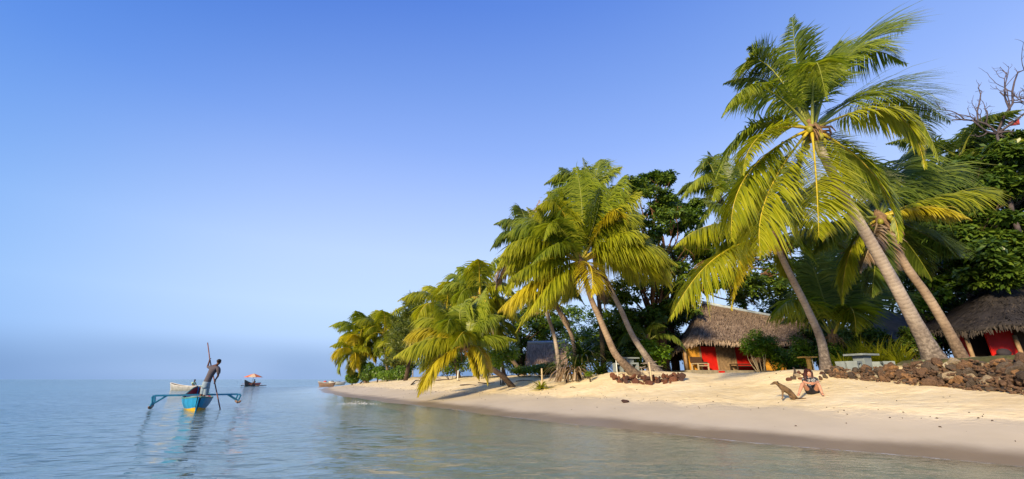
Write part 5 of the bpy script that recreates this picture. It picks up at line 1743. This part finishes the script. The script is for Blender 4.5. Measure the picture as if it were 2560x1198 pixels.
def drift(label, pxs, r, mat='driftwood', name='driftwood'):
    pts = [ground(a, b) + Vector((0, 0, r * .6 + (c if len(q) > 2 else 0))) for q in pxs for (a, b, c) in [tuple(q) + ((0,) if len(q) < 3 else ())]]
    o = MB().tube(catmull(pts, 8), [r * (1 - .6 * i / 7) for i in range(8)], 6).build(name, M[mat], None, True)
    return tag(o, label, 'driftwood', 'driftwood on the sand')
drift('long pale driftwood branch at the far end of the beach, before the clipped bushes', [(908, 952), (930, 943, .3), (960, 947), (985, 951)], .14)
drift('driftwood branch beside the leftmost upright bush', [(900, 960), (918, 950, .2), (938, 948)], .12)
drift('forked grey driftwood under the box-shaped hedge', [(962, 944), (984, 942, .2), (1008, 946)], .11)
drift('dark driftwood stick left of the frond that touches the sand', [(1028, 963), (1040, 956, .15), (1055, 954)], .07, 'driftwood_dark')
drift('dark driftwood stick behind the frond that touches the sand', [(1090, 952), (1120, 950), (1150, 953)], .06, 'driftwood_dark')
drift('flat dark driftwood under the low palm crown, left piece', [(1150, 965), (1170, 963), (1190, 965)], .06, 'driftwood_dark')
drift('flat dark driftwood under the low palm crown, right piece', [(1196, 958), (1220, 960), (1236, 958)], .05, 'driftwood_dark')
drift('grey driftwood piece right of the low palm trunk', [(1290, 955), (1310, 952), (1332, 953)], .05)
drift('pale driftwood log piled at the edge of the far undergrowth', [(1050, 948), (1075, 945, .1), (1100, 947)], .09)
drift('small dark stick on the sand below the hump', [(1425, 970), (1432, 969), (1438, 970)], .03, 'driftwood_dark')
drift('driftwood stump behind the dog, pointing up', [(1986, 948), (1990, 940, .15), (1986, 934, .2)], .06, 'driftwood_dark')

# ---------------------------------------------------------------- boats
def hull(parent, stern, dirv, L, beam, z_mid, z_bow, z_stern, draft, cols, zones, nst=26, full=0.5, interior='hull_red', bench=None, rimmat=None, wall=.035):
    """Double-ended canoe. zones: list of (height fraction, material)."""
    d = Vector(dirv).normalized(); s_ = Vector((d.y, -d.x, 0))
    def sec(u):
        k = math.sin(math.pi * min(max(u, 0), 1)) ** full
        e = (2 * u - 1)
        rim = z_mid + (z_bow - z_mid) * max(0, e) ** 2.2 + (z_stern - z_mid) * max(0, -e) ** 2.2
        return k * beam / 2, rim
    nz = 8
    mb = MB(); mi = MB()
    V, idx = [], []
    us = [0.004 + 0.992 * i / (nst - 1) for i in range(nst)]
    def pt(u, side, f, inset=0.0):
        b, rim = sec(u)
        keel = -draft + (0.6 * draft) * (2 * u - 1) ** 4
        z = keel + (rim - keel) * f
        w_ = max(0.0, b * (1 - (1 - f) ** 3.0 * .62) * (0.74 + .26 * f) - inset)
        # raked ends
        uu = u * L + (f - .5) * (.35 * (2 * u - 1) * abs(2 * u - 1))
        p = Vector(stern) + d * uu + s_ * (w_ * side)
        return Vector((p.x, p.y, z + inset * .8))
    for side in (-1, 1):
        grid = [[pt(u, side, k / nz) for k in range(nz + 1)] for u in us]
        vs = [p for r_ in grid for p in r_]
        for i in range(nst - 1):
            for k in range(nz):
                f = (k + .5) / nz
                mt = [m for (h, m) in zones if f <= h][0]
                a = i * (nz + 1) + k
                q = (a, a + nz + 1, a + nz + 2, a + 1)
                mb.add([vs[j] for j in q], [(0, 1, 2, 3) if side > 0 else (3, 2, 1, 0)], mt)
        gi = [[pt(u, side, k / nz, wall) for k in range(nz + 1)] for u in us]
        vi = [p for r_ in gi for p in r_]
        for i in range(nst - 1):
            for k in range(nz):
                a = i * (nz + 1) + k
                q = (a, a + nz + 1, a + nz + 2, a + 1)
                mi.add([vi[j] for j in q], [(3, 2, 1, 0) if side > 0 else (0, 1, 2, 3)])
    mb.build('hull', [M[c] for c in cols], parent)
    for u in (us[0], us[-1]):
        MB().tube([pt(u, 1, k / nz) - s_ * pt(u, 1, k / nz).dot(s_) + s_ * Vector(stern).dot(s_) for k in range(nz + 1)], wall * .9, 6).build('stem_post', M[cols[0]], parent)
    mi.build('interior', M[interior], parent)
    for side in (-1, 1):
        pts = [pt(u, side, 1.0, wall * .4) + Vector((0, 0, .01)) for u in us]
        MB().tube(pts, wall * .95, 6).build('gunwale', M[rimmat or cols[0]], parent, True)
    if bench:
        for (u, mt, fz) in bench:
            a, b = pt(u, -1, fz, wall), pt(u, 1, fz, wall)
            c = (a + b) / 2
            MB().box(c, ((b - a).length, .30, .04), Matrix.Rotation(math.atan2((b - a).y, (b - a).x), 3, 'Z')).build('thwart', M[mt], parent)
    return pt

# the outrigger canoe
st = ground(489, 1030); st.z = 0
bw = at(498, 965, 23.4)
dv = Vector((bw.x - st.x, bw.y - st.y, 0)); Lc = dv.length; dv.normalize(); sv = Vector((dv.y, -dv.x, 0))
canoe = thing('outrigger_canoe', st, 'blue outrigger canoe with yellow lower hull, nearest boat, poled by a standing man', 'boat')
cpt = hull(canoe, st, dv, Lc, 1.22, .44, .92, .56, .22, ['hull_blue', 'hull_yellow', 'hull_green'], [(.36, 1), (.99, 0), (1.01, 2)], full=.5,
           bench=[(.40, 'hull_white', .86), (.58, 'hull_white', .86), (.74, 'hull_white', .86)], rimmat='hull_green')
# decked stern
mb = MB()
us = [.01, .05, .09, .13, .17]
top = [(cpt(u, -1, .93, .03), cpt(u, 1, .93, .03)) for u in us]
vs = [p for ab in top for p in ab]
mb.add(vs, [(2 * i, 2 * i + 1, 2 * i + 3, 2 * i + 2) for i in range(len(us) - 1)]).build('stern_deck', M['hull_blue'], canoe)
for (uu, zb, hl) in ((.22, .56, 1.62), (.47, .54, 1.62)):
    c = st + dv * (uu * Lc); 
    a, b = c - sv * hl, c + sv * hl
    a.z = zb + .02; b.z = zb + .02
    cz = Vector((c.x, c.y, zb + .05))
    rot = Matrix.Rotation(math.atan2(sv.y, sv.x), 3, 'Z')
    MB().box(cz, (2 * hl, .085, .055), rot).build('boom', M['boom_blue'], canoe)
    for s in (-1, 1):
        e = c + sv * s * hl; f = c + sv * s * (hl - .05)
        MB().tube([Vector((e.x, e.y, zb + .03)), Vector((f.x, f.y, zb - .2)), Vector((e.x, e.y, zb - .42 if s < 0 else zb - .30))], [.045, .04, .04], 6).build('boom_leg', M['boom_blue'], canoe)
        g_ = c + sv * s * (hl - .45)
        MB().tube([Vector((g_.x, g_.y, zb + .03)), Vector((e.x, e.y, zb - .34 if s < 0 else zb - .26))], [.035, .03], 6).build('brace', M['boom_blue'], canoe)
for s, zf in ((-1, .10), (1, .24)):
    pts = []
    for k in range(9):
        u = .13 + .50 * k / 8
        q = st + dv * (u * Lc) + sv * s * 1.62
        pts.append(Vector((q.x, q.y, zf + .10 * (abs(k - 4) / 4) ** 2)))
    MB().tube(pts, [.03, .05, .06, .065, .065, .065, .06, .05, .03], 8).build('float', M['float_wood'], canoe, True)

# people -------------------------------------------------------------
def skin(name, verts, edges, radii, mat, parent=None, root=0, sub=2):
    me = bpy.data.meshes.new(name)
    me.from_pydata([tuple(v) for v in verts], edges, [])
    o = bpy.data.objects.new(name, me)
    link(o)
    md = o.modifiers.new('skin', 'SKIN'); md.use_smooth_shade = True
    lay = me.skin_vertices[0]
    for i, r in enumerate(radii):
        lay.data[i].radius = r if hasattr(r, '__len__') else (r, r)
        lay.data[i].use_root = (i == root)
    sb_ = o.modifiers.new('sub', 'SUBSURF'); sb_.levels = sub; sb_.render_levels = sub
    dg = bpy.context.evaluated_depsgraph_get()
    me2 = bpy.data.meshes.new_from_object(o.evaluated_get(dg))
    me2.materials.clear(); me2.materials.append(M[mat])
    me2.polygons.foreach_set('use_smooth', [True] * len(me2.polygons))
    bpy.data.objects.remove(o)
    q = bpy.data.objects.new(name, me2)
    link(q)
    if parent is not None:
        q.parent = parent
        q.matrix_parent_inverse = parent_inv(parent)
    return q

class Sk:
    def __init__(self): self.v, self.e, self.r, self.n = [], [], [], {}
    def add(self, name, p, r, frm=None):
        self.n[name] = len(self.v); self.v.append(Vector(p)); self.r.append(r)
        if frm is not None: self.e.append((self.n[frm], self.n[name]))
        return self
    def build(self, name, mat, parent=None, root=None, sub=2):
        return skin(name, self.v, self.e, self.r, mat, parent, self.n.get(root, 0), sub)

def fingers(parent, wrist, hand, grip, mat, k=1.0, label='fingers'):
    """Five fingers that leave the hand and curl round the grip direction."""
    w_, h_ = Vector(wrist), Vector(hand)
    d = (h_ - w_).normalized(); g = Vector(grip).normalized(); n = d.cross(g).normalized()
    for i in range(5):
        s = Sk()
        if i == 4:
            b = w_.lerp(h_, .35) + g * .02 * k; tipd = (g * .5 + d * .6).normalized(); l = .055 * k
        else:
            b = h_ + g * (.03 - .02 * i) * k; tipd = d; l = (.075, .085, .078, .06)[i] * k
        s.add('a', b, .009 * k).add('b', b + tipd * l * .45, .009 * k, 'a').add('c', b + tipd * l * .7 + n * l * .35, .008 * k, 'b').add('d', b + tipd * l * .55 + n * l * .65, .007 * k, 'c')
        s.build('finger', mat, parent, 'a', 1)

zoomA = lambda x, y: (360 + x / 5.444, 840 + y / 5.444)
def pm(x, y, Y): 
    a, b = zoomA(x, y); return at(a, b, Y)
YM = 19.55
man = thing('person', pm(785, 850, YM), 'man in dark grey shirt and pale denim shorts leaning on a pole, standing in canoe', 'person')
s = Sk()
hip = pm(845, 650, YM)
s.add('pelvis', hip, .125)
s.add('spine', pm(880, 565, YM + .02), .115, 'pelvis').add('chest', pm(938, 470, YM + .05), .145, 'spine').add('neckb', pm(970, 412, YM + .08), .10, 'chest')
s.add('neck', pm(990, 394, YM + .10), .055, 'neckb').add('jaw', pm(1012, 378, YM + .13), .068, 'neck').add('head', pm(1026, 352, YM + .13), .088, 'jaw').add('crown', pm(1034, 334, YM + .12), .065, 'head')
s.add('shL', pm(908, 424, YM + .04), .066, 'neckb').add('elL', pm(864, 424, YM + .20), .044, 'shL').add('wrL', pm(886, 352, YM + .36), .032, 'elL').add('haL', pm(897, 318, YM + .40), .036, 'wrL')
s.add('shR', pm(1018, 452, YM + .04), .066, 'neckb').add('elR', pm(1008, 545, YM + .12), .044, 'shR').add('wrR', pm(970, 600, YM + .30), .032, 'elR').add('haR', pm(962, 632, YM + .36), .036, 'wrR')
s.add('hL', pm(822, 672, YM), .092, 'pelvis').add('knL', pm(790, 765, YM + .10), .062, 'hL').add('caL', pm(772, 815, YM - .02), .056, 'knL').add('anL', pm(762, 868, YM - .02), .036, 'caL').add('ftL', pm(758, 884, YM + .18), .036, 'anL')
s.add('hR', pm(862, 684, YM), .092, 'pelvis').add('knR', pm(834, 775, YM + .12), .062, 'hR').add('caR', pm(812, 825, YM), .056, 'knR').add('anR', pm(800, 872, YM), .036, 'caR').add('ftR', pm(800, 888, YM + .2), .036, 'anR')
s.build('body', 'skin_dark', man, 'pelvis')
fingers(man, pm(888, 352, YM + .36), pm(897, 318, YM + .40), (1, .3, .2), 'skin_dark')
fingers(man, pm(968, 600, YM + .30), pm(962, 632, YM + .36), (1, .3, .2), 'skin_dark')
s = Sk()
s.add('w', pm(847, 655, YM), .172).add('m', pm(880, 565, YM + .02), .150, 'w').add('c', pm(938, 470, YM + .05), .178, 'm').add('n', pm(970, 416, YM + .08), .122, 'c')
s.add('a', pm(910, 424, YM + .04), .090, 'n').add('b', pm(876, 426, YM + .15), .074, 'a').add('d', pm(1018, 454, YM + .04), .090, 'n').add('e', pm(1012, 524, YM + .10), .078, 'd')
s.build('shirt', 'shirt_grey', man, 'm')
mb = MB()
mb.tube([pm(858, 622, YM), pm(848, 650, YM), pm(842, 690, YM), pm(840, 715, YM)], [.150, .158, .160, .12], 14)
mb.tube([pm(830, 668, YM), pm(818, 705, YM + .03), pm(806, 745, YM + .06), pm(797, 785, YM + .08)], [.11, .118, .110, .104], 12, cap=False)
mb.tube([pm(858, 672, YM), pm(854, 712, YM + .04), pm(846, 752, YM + .08), pm(838, 798, YM + .1)], [.11, .118, .110, .104], 12, cap=False)
mb.build('shorts', M['shorts_denim'], man, True)
hc = pm(1026, 350, YM + .12)
MB().sphere(hc + Vector((-.012, -.02, .035)), (.095, .10, .085), 12, 8).build('hair', M['hair_black'], man, True)
fc = pm(1046, 362, YM + .10)
MB().sphere(fc, (.014, .014, .02), 8, 6).build('nose', M['skin_dark'], man, True)
MB().sphere(hc + Vector((-.02, -.105, -.03)), (.018, .012, .032), 8, 6).build('ear', M['skin_dark'], man, True)
pole = MB().tube([pm(866, 92, YM + .42), pm(895, 318, YM + .42), pm(962, 632, YM + .38), pm(1040, 1012, YM + .2), pm(1052, 1068, YM + .18)], [.022, .024, .025, .025, .024], 8).build('pole', M['pole_wood'], None, True)
tag(pole, 'long thin reddish wooden pole held upright by the standing man', 'pole')

# white canoe
st2 = ground(424, 976); st2.z = 0
e2 = at(512, 968, 47); e2.z = 0
Y2 = st2.y
d2 = Vector((at(505, 970, Y2 - 1.5) - at(424, 970, Y2))); d2.z = 0
wc = thing('canoe', st2, 'worn white wooden canoe on the water behind the blue outrigger', 'boat')
hull(wc, st2, d2, 6.0, 1.1, .46, .58, .86, .15, ['hull_worn', 'hull_white'], [(1.01, 0)], full=.5, interior='hull_grey', bench=[(.4, 'hull_white', .85), (.62, 'hull_white', .85)], rimmat='hull_white')
def sitter(label, base, face, shirt, hat=None, k=1.0):
    b = Vector(base); f = Vector((face[0], face[1], 0)).normalized(); r = Vector((f.y, -f.x, 0))
    t = thing('person', b, label, 'person')
    s = Sk()
    s.add('p', b + Vector((0, 0, .10)), .15).add('s', b + Vector((0, 0, .30)), .13, 'p').add('c', b + f * .04 + Vector((0, 0, .50)), (.17, .12), 's').add('n', b + f * .05 + Vector((0, 0, .63)), .06, 'c')
    s.add('j', b + f * .08 + Vector((0, 0, .70)), .075, 'n').add('h', b + f * .07 + Vector((0, 0, .80)), .09, 'j')
    for q, nm in ((-1, 'L'), (1, 'R')):
        s.add('sh' + nm, b + r * q * .19 + Vector((0, 0, .54)), .06, 'c').add('el' + nm, b + r * q * .25 + f * .10 + Vector((0, 0, .30)), .045, 'sh' + nm).add('wr' + nm, b + r * q * .12 + f * .32 + Vector((0, 0, .22)), .032, 'el' + nm).add('ha' + nm, b + r * q * .08 + f * .40 + Vector((0, 0, .21)), .035, 'wr' + nm)
        s.add('hp' + nm, b + r * q * .10 + f * .1 + Vector((0, 0, .09)), .09, 'p').add('kn' + nm, b + r * q * .14 + f * .42 + Vector((0, 0, .16)), .065, 'hp' + nm).add('an' + nm, b + r * q * .12 + f * .50 + Vector((0, 0, -.18)), .042, 'kn' + nm).add('ft' + nm, b + r * q * .12 + f * .64 + Vector((0, 0, -.22)), .04, 'an' + nm)
    s.build('body', 'skin_dark', t, 'p')
    s = Sk()
    s.add('p', b + Vector((0, 0, .12)), .165).add('s', b + Vector((0, 0, .30)), .15, 'p').add('c', b + f * .04 + Vector((0, 0, .50)), (.19, .14), 's').add('n', b + f * .05 + Vector((0, 0, .60)), .08, 'c')
    for q, nm in ((-1, 'L'), (1, 'R')):
        s.add('a' + nm, b + r * q * .19 + Vector((0, 0, .54)), .085, 'c').add('b' + nm, b + r * q * .235 + f * .06 + Vector((0, 0, .38)), .075, 'a' + nm)
    s.build('shirt', shirt, t, 'p')
    MB().sphere(b + f * .055 + Vector((0, 0, .835)), (.105, .105, .09), 10, 7).build('hair', M['hair_black'], t, True)
    return t
pz = at(484, 960, Y2 - .9); 
sitter('person in pale lime shirt sitting in the white canoe', (pz.x, pz.y, .36), (d2.x, d2.y), 'shirt_lime')

# canoe with sunshade
s3 = ground(628, 966); s3.z = 0
Y3 = s3.y
sx = at(610, 966, Y3 - .6); sx.z = 0
d3 = Vector((at(640, 966, Y3 + 4) - at(606, 966, Y3))); d3.z = 0
pc = thing('canoe', sx, 'small dark canoe under an orange and cream sunshade far out', 'boat')
hull(pc, sx, d3, 4.6, 1.0, .5, .62, 1.15, .15, ['hull_grey'], [(1.01, 0)], full=.5, interior='hull_grey', bench=[(.5, 'hull_white', .85)], rimmat='hull_grey')
fz = at(629, 966, Y3); 
for s in (-1, 1):
    q = Vector((fz.x + s * 1.9, fz.y - .3, .14))
    MB().tube([q + Vector((-.5 * s, -.8, 0)), q, q + Vector((.3 * s, 1.4, 0))], [.06, .09, .06], 7).build('float', M['float_wood'], pc, True)
MB().box((fz.x, fz.y, .42), (3.8, .08, .06)).build('boom', M['hull_red'], pc)
um = thing('sunshade', (fz.x, fz.y, .3), 'orange and cream parasol standing in the small dark canoe', 'parasol')
topz = at(630, 934, Y3).z; edge = at(630, 943, Y3).z
MB().tube([(fz.x, fz.y, .2), (fz.x, fz.y, topz)], .03, 6).build('mast', M['wood_old'], um)
rr = (at(651, 943, Y3) - at(608, 943, Y3)).length / 2
for k in range(8):
    a0, a1 = k * math.pi / 4, (k + 1) * math.pi / 4
    rows = []
    for f in (0, .35, .7, 1):
        z = topz + (edge - topz) * (f ** 1.15)
        rows.append([(fz.x + rr * f * math.cos(a), fz.y + rr * f * math.sin(a), z - (.05 * f if a == (a0 + a1) / 2 else 0)) for a in (a0, (a0 + a1) / 2, a1)])
    vs = [p for r_ in rows for p in r_]
    fs = [(3 * i + j, 3 * i + 3 + j, 3 * i + 4 + j, 3 * i + 1 + j) for i in range(3) for j in range(2)]
    MB().add(vs, fs).build('canopy_panel', M['canopy_orange' if k % 2 else 'canopy_cream'], um)
pz = at(633, 960, Y3 - .1)
sitter('dark-clothed person sitting under the orange and cream sunshade', (fz.x + .35, fz.y + .1, .38), (-.6, -1), 'cloth_dark')

# boats drawn up at the far point
for i, (px, py, ln, rz, mt, lb) in enumerate([(822, 962, 4.2, .15, 'hull_worn', 'white canoe drawn up at the far tip of the beach'), (843, 962, 3.2, .5, 'hull_white', 'pale upturned canoe behind the white one at the far tip'),
                                              (816, 967, 3.0, -.1, 'float_wood', 'low brown boat lying at the water edge of the far tip')]):
    g_ = ground(px, py); 
    d_ = Vector((math.cos(rz), math.sin(rz), 0))
    bt = thing('canoe', g_, lb, 'boat', 'boats at the far tip')
    z0 = max(g_.z, 0)
    q = g_ - d_ * ln / 2
    mb_start = len(bpy.data.objects)
    before = set(bpy.data.objects)
    hull(bt, q, d_, ln, .9, .5, .7, .7, .1, [mt], [(1.01, 0)], full=.5, interior='hull_grey', rimmat=mt)
    for o in set(bpy.data.objects) - before:
        o.location.z += z0
for (px, label, mt) in ((830, 'dark bundle lying on the white canoe at the far tip', 'cloth_dark'), (812, 'red bundle at the outer end of the far tip boats', 'cloth_red')):
    g_ = ground(px, 962)
    o = MB().sphere((g_.x, g_.y, max(g_.z, 0) + .62), (.36, .3, .18), 9, 6).build('bundle', M[mt], None, True)
    tag(o, label, 'bundle')

# ---------------------------------------------------------------- woman and dog
zoomB = lambda x, y: (1900 + x / 9.217, 890 + y / 9.217)
YW = 14.0
def pw(x, y, dY=0.0):
    a, b = zoomB(x, y); return at(a, b, YW + dY)
g0 = pw(1190, 880)
gz = H(g0.x, g0.y)
OFF = Vector((0, 0, gz - g0.z + .02))
def pW(x, y, dY=0.0): return pw(x, y, dY) + OFF
lady = thing('person', Vector((g0.x, g0.y, gz)), 'woman with long auburn hair sitting on the sand, knees apart, black and white top', 'person')
s = Sk()
s.add('p', pW(1205, 800, .12), 0.14).add('s', pW(1195, 700, .10), .105, 'p').add('c', pW(1175, 590, .04), .125, 's').add('nb', pW(1160, 520, 0), .08, 'c')
s.add('n', pW(1150, 490, -.02), .05, 'nb').add('j', pW(1135, 465, -.07), (.058, .062), 'n').add('h', pW(1125, 420, -.05), (.078, .088), 'j').add('t', pW(1118, 385, -.03), (.062, .07), 'h')
s.add('aL', pW(1030, 545, 0), .055, 'nb').add('bL', pW(1010, 620, -.10), .042, 'aL').add('wL', pW(1150, 650, -.26), .030, 'bL').add('xL', pW(1195, 650, -.28), (.034, .022), 'wL')
s.add('aR', pW(1300, 545, 0), .055, 'nb').add('bR', pW(1340, 620, -.10), .042, 'aR').add('wR', pW(1250, 655, -.26), .030, 'bR').add('xR', pW(1215, 658, -.28), (.034, .022), 'wR')
s.add('hL', pW(1130, 830, .02), .085, 'p').add('kL', pW(985, 650, -.36), .052, 'hL').add('cL', pW(945, 760, -.44), .047, 'kL').add('nL', pW(895, 905, -.52), .030, 'cL').add('fL', pW(880, 925, -.68), (.042, .028), 'nL')
s.add('hR', pW(1285, 830, .02), .085, 'p').add('kR', pW(1345, 650, -.36), .052, 'hR').add('cR', pW(1390, 760, -.44), .047, 'kR').add('nR', pW(1440, 895, -.52), .030, 'cR').add('fR', pW(1462, 912, -.68), (.042, .028), 'nR')
s.build('body', 'skin_light', lady, 'p')
fingers(lady, pW(1150, 650, -.26), pW(1195, 650, -.28), (0, -.3, 1), 'skin_light')
fingers(lady, pW(1250, 655, -.26), pW(1215, 658, -.28), (0, -.3, 1), 'skin_light')
s = Sk()
s.add('w', pW(1200, 745, .08), .145).add('m', pW(1195, 690, .08), .135, 'w').add('c', pW(1175, 590, .04), .155, 'm').add('n', pW(1162, 535, .01), .105, 'c')
s.add('a', pW(1035, 548, 0), .08, 'n').add('b', pW(1012, 622, -.10), .062, 'a').add('d', pW(1298, 548, 0), .08, 'n').add('e', pW(1338, 622, -.10), .062, 'd')
s.build('top', 'shirt_print', lady, 'm')
s = Sk()
s.add('p', pW(1205, 800, .12), .165).add('a', pW(1135, 828, .02), .118, 'p').add('b', pW(1085, 770, -.12), .095, 'a').add('c', pW(1280, 828, .02), .118, 'p').add('d', pW(1305, 770, -.12), .095, 'c')
s.build('shorts', 'cloth_black', lady, 'p')
hd = pW(1124, 412, -.02)
mb = MB()
mb.sphere(hd + Vector((-.004, .035, .028)), (.108, .108, .115), 14, 10)
mb.sphere(hd + Vector((-.01, -.045, .082)), (.085, .07, .045), 12, 8)
mb.tube([hd + Vector((-.075, -.02, .05)), pW(1035, 440, -.04), pW(1040, 510, -.10), pW(1062, 580, -.15)], [.05, .055, .05, .018], 10)
mb.tube([hd + Vector((.075, -.02, .05)), pW(1195, 430, -.03), pW(1205, 500, -.05), pW(1200, 545, -.08)], [.045, .04, .036, .014], 10)
mb.tube([hd + Vector((0, .10, .03)), pW(1110, 500, .12), pW(1110, 570, .13)], [.08, .085, .04], 10)
mb.build('hair', M['hair_auburn'], lady, True)
f0 = pW(1132, 440, -.135)
MB().sphere(f0, (.012, .016, .018), 8, 6).build('nose', M['skin_light'], lady, True)
for dx in (-.028, .028):
    MB().sphere(f0 + Vector((dx, .014, .024)), (.010, .008, .005), 8, 5).build('eye', M['hair_black'], lady, True)
MB().sphere(f0 + Vector((.004, .012, -.034)), (.016, .008, .004), 8, 5).build('mouth', M['skin_light'], lady, True)

YDg = 13.55
def pd(x, y, dY=0.0):
    a, b = zoomB(x, y); return at(a, b, YDg + dY)
q = pd(780, 988)
OFD = Vector((0, 0, H(q.x, q.y) - q.z + .01))
def pD(x, y, dY=0.0): return pd(x, y, dY) + OFD
dog = thing('dog', Vector((q.x, q.y, H(q.x, q.y))), 'brown short-haired dog sitting on the sand facing left beside the woman', 'dog')
s = Sk()
s.add('rump', pD(775, 915), (.085, .095)).add('loin', pD(690, 830), (.085, .085), 'rump').add('rib', pD(590, 755), (.095, .10), 'loin').add('chest', pD(510, 715), (.085, .10), 'rib')
s.add('neck', pD(430, 640), .060, 'chest').add('skull', pD(350, 600), (.058, .056), 'neck').add('snout', pD(290, 628), (.033, .032), 'skull').add('tip', pD(248, 642), (.020, .020), 'snout')
for k, dy in (('A', -.06), ('B', .07)):
    s.add('sh' + k, pD(525, 770, dy), .05, 'chest').add('el' + k, pD(520, 840, dy), .030, 'sh' + k).add('wr' + k, pD(518, 920, dy), .020, 'el' + k).add('pw' + k, pD(514, 975, dy), (.024, .02), 'wr' + k).add('to' + k, pD(496, 985, dy), (.024, .016), 'pw' + k)
    s.add('th' + k, pD(745, 925, dy * 1.3), .065, 'rump').add('kn' + k, pD(680, 930, dy * 1.7), .042, 'th' + k).add('hk' + k, pD(800, 980, dy * 1.7), .024, 'kn' + k).add('ft' + k, pD(745, 990, dy * 1.7), (.026, .016), 'hk' + k)
s.add('t1', pD(860, 962), .020, 'rump').add('t2', pD(960, 962), .016, 't1').add('t3', pD(1060, 972), .012, 't2')
s.build('body', 'dog_fur', dog, 'rib')
for dy in (-.055, .055):
    c = pD(385, 590, dy)
    MB().add([c + Vector((0, 0, .035)), c + Vector((.05, 0, .02)), c + Vector((.055, dy * .3, -.055)), c + Vector((.015, dy * .4, -.05))], [(0, 1, 2, 3), (3, 2, 1, 0)]).build('ear', M['dog_dark'], dog)
MB().sphere(pD(243, 640), (.016, .016, .014), 8, 6).build('nose', M['dog_dark'], dog, True)
for dy in (-.045, .045):
    MB().sphere(pD(318, 598, dy), .009, 6, 5).build('eye', M['dog_dark'], dog, True)
MB().tube([pD(1035, 968), pD(1066, 972)], [.014, .008], 6).build('tail_tip', M['dog_dark'], dog, True)

# ---------------------------------------------------------------- splash where the swell breaks
rng = np.random.default_rng(77)
sp = ground(892, 1013)
mb = MB()
for k in range(170):
    a = rng.normal(0, 1, 3)
    p = Vector((sp.x + a[0] * .45, sp.y + a[1] * .16, .03 + abs(a[2]) * .07 * math.exp(-a[0] ** 2 * .5)))
    r = rng.uniform(.006, .02)
    mb.sphere(p, r, 5, 4)
tag(mb.build('sea_foam', M['white_paint'], None, True), 'small white splash of foam breaking at the water edge', 'foam', kind='stuff')

# ---------------------------------------------------------------- weed, husks and chips left by the tide
rng = np.random.default_rng(78)
mb = MB()
n_ok = 0
while n_ok < 420:
    t_ = rng.uniform(-2, 60); s_t = (4.3 + rng.normal(0, .35)) if rng.random() < .55 else rng.uniform(1.6, 11)
    s0 = s_t + 9.53 + 0.0037 * max(0, t_ - 27) ** 2
    x, y = 0.8 * s0 - 0.6 * t_, 0.6 * s0 + 0.8 * t_
    if y < 6: continue
    n_ok += 1
    z = H(x, y); a = rng.random() * 6.28; l = rng.uniform(.012, .05) * (1 + y * .02); w_ = l * rng.uniform(.15, .5)
    mb.box((x, y, z + .012), (l, w_, .022), Matrix.Rotation(a, 3, 'Z') @ Matrix.Rotation(rng.normal(0, .2), 3, 'Y'), taper=.6)
tag(mb.build('tide_litter', M['driftwood_dark'], None), 'scattered dark weed and husk chips along the tide line', 'litter', kind='stuff')
